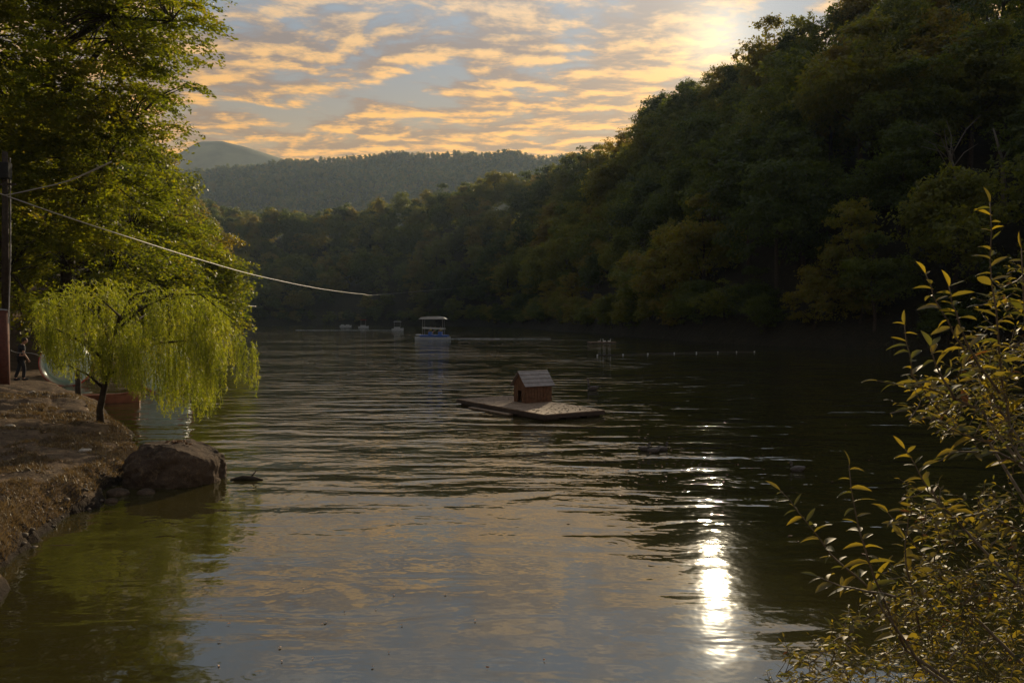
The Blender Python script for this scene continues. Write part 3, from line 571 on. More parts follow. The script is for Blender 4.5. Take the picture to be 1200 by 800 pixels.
def shrub():
    rg = random.Random(5); root = Vector((3.3, 3.0, ground(3.3, 3.0)))
    t = thing('shrub', 'leafy shrub with long upright shoots and yellowing leaves, closest to the viewer at the right', 'shrub', tuple(root))
    big, small = [], []; stems = []
    def leaves_on(pts, step, l0, l1, store, skip=0, up=.35):
        acc = 0; side = 1; tot = sum((b-a).length for a, b in zip(pts, pts[1:])); run = 0
        for a, b in zip(pts, pts[1:]):
            d = (b-a); L = d.length; d.normalize(); s = 0
            while s < L:
                p = a+d*s; run_f = (run+s)/tot
                if run_f >= skip:
                    ang = rg.uniform(0, 6.28) if rg.random() < .45 else (0 if side > 0 else math.pi)+rg.uniform(-.5, .5)
                    h = Vector((math.cos(ang), math.sin(ang), 0)); h -= d*h.dot(d)*.6; dr = (h.normalized()+d*rg.uniform(.1, .7)+Vector((0, 0, rg.uniform(-.25, .25)))).normalized()
                    ln = rg.uniform(l0*.75, l1)*1.14*(1-.3*run_f); store.append((p, dr, ln)); side = -side
                s += step*rg.uniform(.7, 1.3)
            run += L
        d = (pts[-1]-pts[-2]).normalized(); store.append((pts[-1], d, l0))
    def shoot(pp, rad=.006, step=.036, l0=.07, l1=.115, store=None, skip=.12):
        pts = [at(*p) for p in pp]; Q_ = []
        for a, b in zip(pts, pts[1:]):
            for k in range(3): Q_.append(a.lerp(b, k/3)+Vector((rg.uniform(-1, 1), rg.uniform(-1, 1), rg.uniform(-1, 1)))*.006)
        Q_.append(pts[-1]); n = len(Q_); stems.append((Q_, np.linspace(rad, rad*.3, n))); leaves_on(Q_, step, l0, l1, big if store is None else store, skip)
        return Q_
    # long shoots, tip last
    S = [[(1185, 520, 3.5), (1172, 420, 3.5), (1163, 330, 3.5), (1160, 237, 3.5)], [(1215, 470, 3.4), (1200, 380, 3.4), (1197, 290, 3.4)],
         [(1165, 470, 3.6), (1130, 410, 3.6), (1100, 360, 3.6), (1084, 320, 3.6)], [(1170, 460, 3.3), (1140, 415, 3.3), (1118, 365, 3.3), (1112, 335, 3.3)],
         [(1100, 480, 3.8), (1070, 440, 3.8), (1060, 380, 3.8)], [(1120, 470, 3.5), (1098, 430, 3.5), (1090, 405, 3.5)], [(1150, 480, 3.6), (1090, 455, 3.6), (1028, 446, 3.6)],
         [(1160, 520, 3.9), (1110, 500, 3.9), (1066, 478, 3.9)], [(1080, 780, 3.3), (1020, 690, 3.4), (975, 650, 3.5), (945, 610, 3.5), (914, 574, 3.5)],
         [(1060, 760, 3.4), (1025, 680, 3.4), (1005, 620, 3.4), (995, 545, 3.4)], [(1080, 740, 3.6), (1060, 660, 3.6), (1064, 590, 3.6)], [(1130, 620, 3.7), (1092, 580, 3.7), (1060, 525, 3.7)],
         [(1050, 700, 3.2), (1000, 690, 3.2), (958, 675, 3.2)], [(1120, 700, 3.7), (1075, 640, 3.7), (1040, 600, 3.7)], [(1150, 640, 3.8), (1110, 600, 3.8), (1090, 570, 3.8)],
         [(1230, 640, 3.6), (1150, 600, 3.6), (1100, 610, 3.6), (1060, 598, 3.6)], [(1230, 560, 3.2), (1170, 530, 3.2), (1120, 530, 3.2), (1100, 540, 3.2)]]
    for q in S: shoot(q)
    def mass(n, x0, x1, y0, y1, shape=None, dens=.032, l0=.026, l1=.056):
        k = 0
        while k < n:
            x, y = rg.uniform(x0, x1), rg.uniform(y0, y1)
            if shape and not shape(x, y): continue
            Y = rg.uniform(3.2, 4.6); L = rg.uniform(28, 70); a = rg.gauss(2.3, .75); p = [(x-math.cos(a)*-L*.5, y+abs(math.sin(a))*L*.4, Y), (x, y, Y+rg.uniform(-.1, .1)), (x+math.cos(a)*L*.5, y-math.sin(a)*L*.45, Y+rg.uniform(-.1, .1))]
            shoot(p, .0035, dens, l0, l1, small, .0); k += 1
    mass(105, 1055, 1215, 400, 535, lambda x, y: y > 500-(x-1040)*.9 and y < 475+(x-1060)*.45)
    mass(20, 1120, 1215, 300, 420, lambda x, y: x > 1195-(y-300)*.55)
    mass(50, 1060, 1215, 575, 635, lambda x, y: y < 640-(0 if x > 1100 else 15))
    mass(12, 1080, 1215, 632, 680, lambda x, y: x < 1110+rg.uniform(0, 60) or y > 668)
    mass(300, 940, 1215, 655, 830, lambda x, y: y > 815-(x-930)*1.35 and y > 655+(1210-x)*.05)
    mass(30, 905, 1000, 765, 830)
    mass(130, 1215, 1420, 330, 860, lambda x, y: y > 330+(x-1215)*.4)
    # main stems down to the root
    for tip in ((1185, 520, 3.5), (1215, 470, 3.4), (1165, 470, 3.6), (1150, 480, 3.6), (1160, 520, 3.9), (1080, 780, 3.3), (1060, 760, 3.4), (1130, 620, 3.7), (1230, 640, 3.6), (1120, 700, 3.7)):
        p = at(*tip); m_ = root.lerp(p, .55)+Vector((rg.uniform(-.1, .1), rg.uniform(-.1, .1), -.12)); stems.append(([root+Vector((rg.uniform(-.1, .1), rg.uniform(-.1, .1), -.1)), m_, p], [.018, .012, .006]))
    for Q_, rd in stems[:len(S)]+stems[-10:]:
        b = MB(); b.tube([p-root for p in Q_], rd, 6); b.build('stem', M_stem, t, True)
    b = MB()
    for Q_, rd in stems[len(S):-10]: b.tube([p-root for p in Q_], rd, 3, False)
    b.build('twigs', M_stem, t)['kind'] = 'stuff'
    def mtx(p, d, ln):
        up = Vector((rg.gauss(0, .45), rg.gauss(0, .45), 1)); x = d.cross(up).normalized(); z = x.cross(d)
        return Matrix.Translation(p-root) @ Matrix((( x.x, d.x, z.x, 0), (x.y, d.y, z.y, 0), (x.z, d.z, z.z, 0), (0, 0, 0, 1))) @ Matrix.Diagonal((ln*rg.uniform(.8, 1.25), ln, ln, 1))
    def pick(): return rg.choices(range(4), (32, 40, 26, 2))[0]
    rg.shuffle(big); over = big[295:]; big[:] = big[:295]
    for p, d, ln in big: o = link('leaf', LEAFM[pick()][rg.randrange(5)], t); o.matrix_local = mtx(p, d, ln)
    allv, allf, mi = [], [], []; base_v = []
    for me in LEAFM[0]:
        v = np.array([x.co[:] for x in me.vertices]); tri = []
        me.calc_loop_triangles(); base_v.append((v, np.array([x.vertices[:] for x in me.loop_triangles])))
    off = 0
    for p, d, ln in small+over:
        v, f = base_v[rg.randrange(5)]; m_ = np.array(mtx(p, d, ln)); w = v@m_[:3, :3].T+m_[:3, 3]; allv.append(w); allf.append(f+off); mi.append(np.full(len(f), pick())); off += len(v)
    link('leaves', npmesh('leaves', np.concatenate(allv), np.concatenate(allf), M_L, np.concatenate(mi), True), t)['kind'] = 'stuff'
    print('shrub leaves', len(small)+len(over), len(big))
shrub()

# ------------------------------------------------------------------ bank details
def grass():
    rg = np.random.default_rng(2); n = 150000; T = rg.uniform(-.66, -.40, n); r = np.exp(rg.uniform(math.log(8.5), math.log(30), n)); X = r*np.sin(T); Y = r*np.cos(T)
    sd = lake_dist(X, Y); pat = fbm(X*1.1, Y*1.1, 3, 77); k = (sd > .05) & ((pat > .50) | (sd < .5)); X, Y, sd, r = X[k], Y[k], sd[k], r[k]; Z = height(X, Y, True); n = len(X)
    k = Z > .05; X, Y, Z, r = X[k], Y[k], Z[k], r[k]; n = len(X)
    h = rg.uniform(.03, .085, n)*(1+(r < 13)*.35); ln = rg.normal(size=(n, 2))*.6; w = rg.uniform(.004, .009, n)*(r/11)
    a = rg.uniform(0, 6.28, n); P0 = np.stack([X, Y, Z-.01], 1); s = np.stack([np.cos(a)*w, np.sin(a)*w, 0*w], 1); tip = P0+np.stack([ln[:, 0]*h, ln[:, 1]*h, h], 1)
    V = np.stack([P0-s, P0+s, tip], 1).reshape(-1, 3); m = leaf_mat('dry_grass', [(.3, (.095, .068, .038)), (.55, (.16, .12, .065)), (.8, (.24, .185, .10))], .3, 1.2, source='pos', tmul=(1.2, 1, .6))
    o = link('dry_grass', npmesh('dry_grass', V, np.arange(3*n).reshape(n, 3), m)); tag(o, 'short dry brown grass and litter on the left bank', 'grass', kind='stuff')
grass()
def bank_litter():
    rg = random.Random(31); b = MB(); c = MB(); n = 0
    while n < 900:
        th_ = rg.uniform(-.66, -.42); r_ = math.exp(rg.uniform(math.log(8.5), math.log(30))); x, y = r_*math.sin(th_), r_*math.cos(th_)
        if float(lake_dist(np.array([x]), np.array([y]))[0]) < .15: n += .2; continue
        z = ground(x, y, True); n += 1
        if rg.random() < .8:
            s_ = rg.uniform(.02, .045); a = rg.uniform(0, 6.28); b.bm.faces.new([b.bm.verts.new((x+math.cos(a+k)*s_*q, y+math.sin(a+k)*s_*q, z+.012+rg.uniform(0, .025))) for k, q in ((0, 1), (1.1, .5), (2.6, .6), (3.3, .9), (4.4, .5))])
        else: s_ = rg.uniform(.012, .05); c.blob((x, y, z+s_*.2), (s_, s_*rg.uniform(.6, 1), s_*.6), 1, Matrix.Rotation(rg.uniform(0, 3), 4, 'Z'))
    # pebbles along the waterline
    for k in range(230):
        i = rg.uniform(8.8, 22); e_ = np.array([-5.7, -6.45, -6.8, -7.25, -8.7, -9.9, -10.8]); f_ = np.array([8.9, 10.5, 13.2, 15, 18.2, 20.6, 22])
        x = float(np.interp(i, f_, e_))-rg.uniform(-.12, .3); z = ground(x, i, True)
        if z > .3 or z < -.08: continue
        s_ = rg.uniform(.012, .05)*(1.5 if rg.random() < .1 else 1); c.blob((x, i, z+s_*.2), (s_, s_*rg.uniform(.6, 1), s_*.6), 1, Matrix.Rotation(rg.uniform(0, 3), 4, 'Z'))
    tag(b.build('fallen_leaves', simple('bank_leaves', (.2, .115, .055), .7, .6, 3)), 'dead leaves scattered over the brown left bank', 'leaves', kind='stuff')
    tag(c.build('pebbles', simple('pebble_stone', (.10, .075, .052), .8, .6, 2.5), None, True), 'small pebbles on the left bank and along its waterline', 'pebbles', kind='stuff')
bank_litter()
def rock():
    base = atz(203, 566, 0); m = ground_mat('boulder_stone', (.105, .072, .048), (.042, .03, .022), (.2, .14, .085), 1.6)
    bm = bmesh.new(); bmesh.ops.create_icosphere(bm, subdivisions=6, radius=1)
    for v in bm.verts:
        p = v.co.copy(); n = mnoise.fractal(p*1.3+Vector((3, 1, 8)), 1, 2, 5)*.17+mnoise.fractal(p*6, 1, 2, 4)*.05; q = p*(1+n)
        q.x = math.copysign(abs(q.x)**.95, q.x); top = .80 if q.x < .1 else .80-.42*(q.x-.1)
        q.z = top-.06*abs(mnoise.noise(p*3)) if q.z > top else q.z
        q.x += .12*max(0, q.z); v.co = Vector((q.x*.90, q.y*.85, q.z*.84))
    me = bpy.data.meshes.new('boulder'); bm.to_mesh(me); bm.free(); me.materials.append(m); me.polygons.foreach_set('use_smooth', np.ones(len(me.polygons), bool))
    o = link('boulder', me, None, (base.x-.12, base.y+.35, .03), (0, 0, .1)); tag(o, 'big brown boulder standing in the shallows against the left bank', 'rock')
    p = Vector((base.x-.06, base.y+.35, .665)); b = MB(); rg = random.Random(3)
    for k in range(26): b.blob((rg.gauss(0, .12), rg.gauss(0, .07), rg.uniform(0, .05)), (rg.uniform(.03, .06), .02, rg.uniform(.01, .035)), 1, Matrix.Rotation(rg.uniform(0, 3), 4, (rg.random(), rg.random(), rg.random())))
    o = b.build('leaf_clump', simple('dead_leaves', (.15, .075, .03), .8, .5, 20)); o.location = p; tag(o, 'small heap of curled dead leaves on top of the boulder', 'leaves', kind='stuff')
    for (px_, py_, s) in ((172, 578, .16), (130, 588, .12), (139, 579, .2)):
        c = atz(px_, py_, 0); b = MB(); b.blob((0, 0, 0), (s, s*.8, s*.55), 3)
        for v in b.bm.verts: v.co *= 1+.25*mnoise.noise(v.co*9)
        o = b.build('stone', m, None, True); o.location = c; tag(o, {172: 'small dark stone in the shadow under the boulder', 130: 'smallest stone at the bank lip left of the boulder', 139: 'wet stone wedged between bank and boulder'}[px_], 'stone')
    c = atz(290, 562, .0); b = MB(); b.tube([(-.32, 0, .0), (-.1, .03, .035), (.12, 0, .03), (.3, -.03, 0)], [.02, .05, .045, .015], 6).tube([(.05, 0, .03), (.12, .02, .12), (.16, .03, .17)], [.02, .012, .005], 4)
    o = b.build('driftwood', M_bark, None, True); o.location = c; tag(o, 'short dark piece of driftwood floating right of the boulder', 'driftwood')
    # stones and clods scattered on the bank
    rg = random.Random(9)
    for k, (px_, py_, Y) in enumerate([(12, 500, 0), (99, 521, 0), (38, 458, 0)]):
        p = atz(px_, py_, .6); b = MB(); b.blob((0, 0, 0), (.13, .09, .05), 2)
        for v in b.bm.verts: v.co *= 1+.3*mnoise.noise(v.co*12+Vector((k, 0, 0)))
        o = b.build('stone', simple('pale_stone', (.35, .3, .24), .8, .3, 15), None, True); o.location = (p.x, p.y, ground(p.x, p.y, True)+.02)
        tag(o, ['flat pale stone at the left picture edge below the utility pole', 'flat pale stone on the shaded bank left of the willow foot', 'pale stone at the feet of the walking person'][k], 'stone')
rock()

# ------------------------------------------------------------------ raft and little house
M_wood = simple('weathered_planks', (.21, .14, .09), .8, .4, 5); M_wood2 = simple('red_brown_boards', (.13, .062, .03), .75, .45, 9); M_dark = simple('wet_timber', (.05, .032, .022), .6, .3, 6); M_roof = simple('roof_boards', (.22, .18, .155), .42, .3, 7, .6)
def raft():
    N_ = atz(639, 485.5, .2); a = Vector((.843, .538, 0)); bdir = Vector((-.538, .843, 0)); LA, LB = 2.25, 5.45
    rz = math.atan2(a.y, a.x); t = thing('raft', 'flat square-cornered wooden raft carrying the little house', 'raft', (N_.x, N_.y, 0), rz)
    n = 15; w = LB/n
    for k in range(n):
        b = MB(); z = .185+random.uniform(-.004, .004); b.box((LA/2+random.uniform(-.015, .015), (k+.5)*w, z), (LA+.02, w-.014, .03), 0, Matrix.Rotation(random.uniform(-.004, .004), 4, 'X')); b.build('deck_plank', M_wood, t)
    for x in (.02, LA-.02): MB().box((x, LB/2, .115), (.05, LB-.01, .105)).build('edge_beam', M_dark, t)
    for y in (.02, LB-.02): MB().box((LA/2, y, .113), (LA-.1, .05, .1)).build('edge_beam', M_dark, t)
    for k in range(3): MB().box((.35+k*.78, LB/2, -.02), (.5, LB-.3, .17)).build('float', M_dark, t)
    MB().box((-.16, 2.9, .035), (.2, 2.4, .04), .02).build('fender_plank', M_wood, t)
    # seed litter on the deck
    rg = random.Random(2); b = MB()
    for k in range(280):
        x, y = rg.uniform(.05, LA-.05), abs(rg.gauss(0, 1))*1.5 % LB
        if rg.random() < .5: y = LB-y*.8
        if y < .05 or y > LB-.05 or (.9 < x and 2.4 < y < 3.4): continue
        b.box((x, y, .207), (rg.uniform(.02, .06), rg.uniform(.01, .035), .012), rg.uniform(0, 3))
    b.build('litter', simple('litter', (.31, .25, .18), .8, .6, 30), t)['kind'] = 'stuff'
    # house
    hp = atz(616, 472.3, .2); h = thing('duck_house', 'little wooden gabled house with doorway standing on the raft', 'duck house', (hp.x, hp.y, .2), rz)
    L, W, H, RH = 1.06, .72, .62, 1.0
    nb = 9; w = L/nb
    for y in (0, W):
        for k in range(nb):
            o = MB().box(((k+.5)*w, y+random.uniform(-.004, .004), H/2), (w-.009, .022, H)).build('wall_board', M_wood2, h)
    ng = 6; w = W/ng
    for x in (0, L):
        for k in range(ng):
            y0, y1 = .012+k*w*.97, .012+(k+1)*w*.97-.008
            tz = lambda y: H+(RH-H)*(1-abs(y-W/2)/(W/2))-.01
            z0 = .40 if (x == 0 and k in (2, 3)) else 0
            poly = [(y0, z0), (y1, z0), (y1, tz(y1)), (y0, tz(y0))] if not (y0 < W/2 < y1) else [(y0, z0), (y1, z0), (y1, tz(y1)), (W/2, tz(W/2)), (y0, tz(y0))]
            MB().prism(poly, x-.011, x+.011, 0).build('gable_board', M_wood2, h)
    MB().box((.5*L, W/2, .01), (L-.03, W-.03, .02)).build('floor_board', M_dark, h)
    sl_ = math.hypot(W/2+.09, (RH-H)*(W/2+.09)/(W/2)); ang = math.atan2(RH-H, W/2)
    for sgn in (-1, 1):
        for k in range(4):
            s0 = sl_*(k+.5)/4; y = W/2+sgn*math.cos(ang)*s0; z = RH+.03-math.sin(ang)*s0+.006*(3-k)
            MB().box((L/2-.01+random.uniform(-.012, .012), y, z), (L+.16, sl_/4+.02, .018), 0, Matrix.Rotation(-sgn*(ang-.05), 4, 'X')).build('roof_board', M_roof, h)
    MB().tube([(-.09, W/2, RH+.045), (L+.07, W/2, RH+.045)], .022, 6).build('ridge_cap', M_roof, h)
raft()

# ------------------------------------------------------------------ people by skinned skeletons
M_skin = simple('skin', (.36, .2, .13), .55, .1, 10); M_black = simple('black_cloth', (.02, .02, .024), .85, .2, 20); M_hair = simple('dark_hair', (.02, .014, .01), .6, .2, 30)
def skin(name, V, E_, Rd, m, parent, root=0, sub=1):
    me = bpy.data.meshes.new(name); me.from_pydata(V, E_, []); me.materials.append(m); o = link(name, me, parent)
    sm = o.modifiers.new('skin', 'SKIN'); sm.use_smooth_shade = True; me.skin_vertices[0].data[root].use_root = True
    for i, r_ in enumerate(Rd): me.skin_vertices[0].data[i].radius = (r_, r_) if not hasattr(r_, '__len__') else r_
    ss = o.modifiers.new('sub', 'SUBSURF'); ss.levels = sub; ss.render_levels = sub; return o
def walker():
    Y = 32.5; x = (24-600)/F*Y; z = ground(x, Y, True)
    t = thing('person', 'person in a black t-shirt and black trousers walking on the left bank with head bowed', 'person', (x, Y, z), .68)
    # faces +X, 1.74 m
    V = [(0, 0, .95), (.0, 0, 1.12), (.03, 0, 1.30), (.06, 0, 1.44), (.10, 0, 1.52),                      # pelvis spine neck
         (0, -.09, .90), (.10, -.10, .50), (.06, -.10, .09), (.20, -.10, .04),                               # right leg
         (0, .09, .90), (-.06, .10, .50), (-.20, .10, .10), (-.08, .10, .04),                                # left leg
         (.05, -.19, 1.40), (.06, -.24, 1.12), (.20, -.22, .90), (.24, -.21, .82),
         (.05, .19, 1.40), (-.02, .24, 1.12), (.10, .23, .88), (.13, .22, .80)]
    E_ = [(0, 1), (1, 2), (2, 3), (3, 4), (0, 5), (5, 6), (6, 7), (7, 8), (0, 9), (9, 10), (10, 11), (11, 12), (3, 13), (13, 14), (14, 15), (15, 16), (3, 17), (17, 18), (18, 19), (19, 20)]
    Rd = [.13, .12, .14, .085, .055, .085, .06, .04, .035, .085, .06, .04, .035, .055, .042, .032, .03, .055, .042, .032, .03]
    skin('body', V, E_, Rd, M_skin, t)
    b = MB(); b.blob((.15, 0, 1.61), (.10, .078, .125), 3, Matrix.Rotation(.45, 4, 'Y')); b.blob((.245, 0, 1.585), (.02, .014, .022), 1)
    for s in (-1, 1): b.blob((.135, s*.08, 1.61), (.02, .01, .03), 1)
    b.build('head', M_skin, t, True)
    b = MB(); b.blob((.125, 0, 1.65), (.108, .086, .11), 3, Matrix.Rotation(.3, 4, 'Y')); 
    b.build('hair', M_hair, t, True)
    k = lambda i, f: tuple(Vector(V[i])*f)
    skin('t_shirt', [V[0], V[1], V[2], V[3], V[13], (.06, -.225, 1.2), V[17], (0, .225, 1.2)], [(0, 1), (1, 2), (2, 3), (3, 4), (4, 5), (3, 6), (6, 7)], [.15, .145, .165, .1, .075, .065, .075, .065], M_black, t, 1)
    skin('trousers', [V[0], V[5], V[6], V[7], V[9], V[10], V[11]], [(0, 1), (1, 2), (2, 3), (0, 4), (4, 5), (5, 6)], [.14, .1, .08, .065, .1, .08, .065], M_black, t)
    for p, q in ((V[7], V[8]), (V[11], V[12])):
        b = MB(); b.blob((p[0]+.07, p[1], .05), (.14, .048, .05), 2); b.build('shoe', M_black, t, True)
    for i, s in ((16, -1), (20, 1)):
        for f in range(4):
            b = MB(); q = Vector(V[i]); d = Vector((.02+.012*f, 0, -.09)); b.tube([q+Vector((-.02+.015*f, 0, 0)), q+Vector((-.02+.018*f, 0, -.05)), q+Vector((-.01+.02*f, 0, -.085))], [.011, .010, .007], 5); b.build('finger', M_skin, t, True)
        b = MB(); q = Vector(V[i]); b.tube([q+Vector((.02, 0, .02)), q+Vector((.05, 0, -.01)), q+Vector((.06, 0, -.04))], [.013, .011, .008], 5); b.build('thumb', M_skin, t, True)
walker()
def sitter(loc, rz, cloth, label, group=None):
    t = thing('person', label, 'person', loc, rz, group)
    V = [(0, 0, .12), (-.03, 0, .40), (0, 0, .58), (.01, 0, .68), (.38, -.1, .14), (.42, -.1, -.25), (.38, .1, .14), (.42, .1, -.25), (.02, -.18, .54), (.12, -.22, .3), (.32, -.14, .28), (.02, .18, .54), (.12, .22, .3), (.32, .14, .28)]
    E_ = [(0, 1), (1, 2), (2, 3), (0, 4), (4, 5), (0, 6), (6, 7), (2, 8), (8, 9), (9, 10), (2, 11), (11, 12), (12, 13)]
    skin('body', V, E_, [.13, .13, .1, .05, .075, .05, .075, .05, .055, .04, .03, .055, .04, .03], M_skin, t)
    skin('shirt', [V[0], V[1], V[2], V[8], V[9], V[11], V[12]], [(0, 1), (1, 2), (2, 3), (3, 4), (2, 5), (5, 6)], [.15, .15, .12, .07, .06, .07, .06], cloth, t)
    MB().blob((.03, 0, .8), (.09, .075, .115), 2).build('head', M_skin, t, True); MB().blob((.015, 0, .835), (.096, .083, .1), 2).build('hair', M_hair, t, True)
    return t

# ------------------------------------------------------------------ boats
M_white = simple('white_paint', (.5, .5, .49), .45, .1, 4); M_blue = simple('blue_paint', (.06, .14, .42), .5, .15, 4); M_red = simple('red_canvas', (.45, .05, .04), .8, .15, 4); M_metal = simple('grey_metal', (.3, .3, .3), .4, .1, 5, metal=.6)
M_yel = simple('yellow_cloth', (.55, .45, .06), .8, .2, 8); M_grn = simple('green_cloth', (.1, .25, .08), .8, .2, 8)
def hull_mesh(L, W, H, m):
    b = MB(); st = []
    for i in range(9):
        s = i/8; x = (s-.5)*L; w = W/2*(1-(max(0, s-.55)/.45)**2*.85); rise = max(0, s-.6)*H*.9
        st.append([b.bm.verts.new(q) for q in ((x, -w, H+rise), (x, -w*.8, -.1+rise*.4), (x, w*.8, -.1+rise*.4), (x, w, H+rise))])
    for a, c in zip(st, st[1:]):
        for k in range(4): b.bm.faces.new((a[k], a[(k+1) % 4], c[(k+1) % 4], c[k]))
    b.bm.faces.new(st[0][::-1]); b.bm.faces.new(st[-1]); return b
def tour_boat():
    p = atz(507, 397, 0); t = thing('tour_boat', 'canopied white and blue boat with passengers, the largest boat on the lake', 'boat', (p.x, p.y, 0), math.pi-.05)
    for y in (-.85, .85):
        hull_mesh(5.2, .75, .28, M_white).build('pontoon', M_white, t, loc=(0, y, 0))
        MB().box((-.3, y*1.02+.02*(1 if y > 0 else -1), .40), (4.2, .72, .14)).build('stripe', M_blue, t)
    MB().box((-.2, 0, .56), (4.3, 2.2, .1), bevel=.02).build('deck', M_blue, t)
    for x in (-1.7, 1.4):
        for y in (-1.0, 1.0): MB().tube([(x, y, .6), (x*.97, y*.97, 3.0)], .035, 6).build('post', M_metal, t)
    b = MB(); b.prism([(-2.2, 3.0), (2.0, 3.0), (1.6, 3.3), (.6, 3.42), (-.9, 3.42), (-1.8, 3.28)], -1.2, 1.2, 1); b.build('canopy', simple('canopy_canvas', (.55, .53, .5), .8, .1, 3), t)
    for y in (-1.05, 1.05): MB().box((-.2, y, 1.62), (3.3, .04, .22), 0, Matrix.Rotation(-.04, 4, 'Y')).build('side_rail', M_white, t)
    for x in (-1.2, .3): MB().box((x, 0, .85), (.5, 1.7, .45), bevel=.03).build('bench', M_blue, t)
    MB().box((2.2, 0, .62), (.6, 1.6, .12)).build('bow_platform', M_white, t)
    a = p
    for k, (x, y, c, lb) in enumerate([(.35, -.5, M_yel, 'passenger in a yellow top seated at the front of the canopied boat'), (-.5, .3, M_grn, 'passenger in a green top seated mid canopied boat'), (-1.2, -.45, M_yel, 'passenger in yellow seated at the stern of the canopied boat')]):
        rz = math.pi-.05; q = Matrix.Rotation(rz, 4, 'Z') @ Vector((x, y, 1.05)); sitter((p.x+q.x, p.y+q.y, q.z), rz, c, lb)
    wk = wake_mesh(15.5, .8, 3); o = link('wake', wk, None, (p.x+2.4, p.y+.2, .012)); tag(o, 'white wake trailing to the right behind the canopied boat', 'wake', kind='stuff')
M_foam = simple('foam', (.75, .75, .72), .6, .15, 8)
def wake_mesh(L, W, seed):
    rg = random.Random(seed); b = MB()
    for k in range(int(L*30)):
        s = rg.random(); x = s*L; w = W*(1-.6*s); y = rg.gauss(0, .28)*w; r_ = rg.uniform(.08, .26)
        b.bm.faces.new([b.bm.verts.new((x+math.cos(a)*r_*1.8, y+math.sin(a)*r_*.5, rg.uniform(0, .05))) for a in (0, 1.2, 2.3, 3.3, 4.4, 5.4)])
    return b.mesh('wake', M_foam)
tour_boat()
def small_boat(px_, py_, L, top, label, canopy):
    p = atz(px_, py_, 0); t = thing('pedal_boat', label, 'boat', (p.x, p.y, 0), random.uniform(-.3, .3))
    hull_mesh(L, 1.5, .5, M_white).build('hull', M_white, t); MB().box((-.2, 0, .72), (L*.5, 1.2, .35), bevel=.05).build('seat', M_white, t)
    if canopy:
        for x in (-.9, .7):
            for y in (-.6, .6): MB().tube([(x, y, .5), (x, y, top)], .03, 5).build('post', M_metal, t)
        MB().prism([(-1.2, top), (1.1, top), (.8, top+.16), (-.8, top+.18)], -.75, .75, 1).build('canopy', canopy, t)
    return p
p = small_boat(466, 387, 3.2, 2.3, 'white canopied pedal boat nearest to the large canopied boat', M_white)
p2 = small_boat(426, 384, 3.6, 2.7, 'small pale boat under a red canopy near the far shore', M_red)
p3 = small_boat(408, 383, 2.6, 0, 'low open white boat right beside another, near the far shore', None)
p4 = small_boat(402, 383, 2.6, 0, 'open white boat leftmost of the boats near the far shore', None)
for q, L, lb in ((p, 26, 'thin pale wake left of the white canopied pedal boat'),):
    o = link('wake', wake_mesh(L, 1.4, 9), None, (q.x-L-1.2, q.y-.5, .012)); tag(o, lb, 'wake', kind='stuff')

# ------------------------------------------------------------------ birds, floats
M_duck = simple('dark_plumage', (.09, .075, .065), .6, .4, 25); M_duckl = simple('pale_plumage', (.4, .38, .35), .6, .3, 25); M_duckb = simple('wing_plumage', (.11, .09, .08), .6, .4, 25); M_wbird = simple('white_plumage', (.75, .73, .68), .6, .05, 20); M_bill = simple('bill', (.4, .25, .05), .5)
def duck(p, rz, s, m, label, group=None, neck=0.0):
    t = thing('duck', label, 'duck', (p.x, p.y, p.z), rz, group); t.scale = (s, s, s)
    b = MB(); b.blob((0, 0, .06), (.2, .1, .085), 3)
    for v in b.bm.verts:
        if v.co.x < -.08: v.co.z += (abs(v.co.x)-.08)*.55; v.co.y *= .65
    b.build('body', m, t, True)
    MB().tube([(.13, 0, .08), (.17, 0, .16+neck*.5), (.16, 0, .21+neck)], [.05, .032, .03], 7).build('neck', m, t, True)
    MB().blob((.185, 0, .24+neck), (.05, .036, .038), 2).build('head', m, t, True)
    MB().blob((.245, 0, .23+neck), (.035, .018, .009), 1).build('bill', M_bill, t, True)
    for sy in (-1, 1): MB().blob((-.03, sy*.085, .10), (.15, .02, .05), 2).build('wing', M_duckb if m is M_duck else m, t, True)
for px_, py_, rz, lb in ((755, 526, .2, 'dark duck leftmost of the three swimming together right of the raft'), (766, 528, 2.8, 'dark duck in the middle of the three swimming together'), (776, 526, .4, 'dark duck rightmost of the three swimming together'), (935, 550, 2.9, 'lone dark duck swimming farthest right, left of the shrub')):
    duck(atz(px_, py_+2, 0), rz, .72, M_duck, lb)
duck(atz(695, 457, 0), 2.9, 1.2, M_duck, 'dark long-necked bird on the water behind the raft corner', neck=.14)
p = atz(705, 402, 0); t = thing('platform', 'low floating platform with white birds resting on it, near the right shore', 'platform', (p.x, p.y, 0), .1)
MB().box((0, 0, .12), (3.4, 1.4, .12), bevel=.02).build('deck', M_wood, t)
for x in (-1.2, 1.2): MB().tube([(x, -.6, 0), (x, .6, 0)], .16, 8).build('float', M_dark, t)
for k, (dx, rz, m, lb) in enumerate([(-.3, 0, M_duckl, 'grey bird leftmost on the floating platform'), (.35, 2.8, M_wbird, 'white bird in the middle of the floating platform'), (.95, .3, M_wbird, 'white upright bird rightmost on the floating platform')]):
    duck(Vector((p.x+dx, p.y, .17)), rz, 1.0, m, lb, neck=.1)
fl = [(700, 416), (730, 415.5), (759, 414.5), (790, 413.5), (816, 413), (841, 412.5), (863, 412.2), (884, 412)]
FP = [atz(a, b, 0) for a, b in fl]; MB().tube([q+Vector((0, 0, .01)) for q in FP], .02, 4).build('float_line', M_dark); tag(bpy.data.objects['float_line'], 'dark rope strung between the white floats across the right water', 'rope')
for q in FP:
    o = MB().blob((0, 0, .02), (.07, .05, .035), 2).build('buoy', M_wbird, None, True); o.location = q; tag(o, 'small white float on the line across the dark water at right', 'float', 'floats on the line')
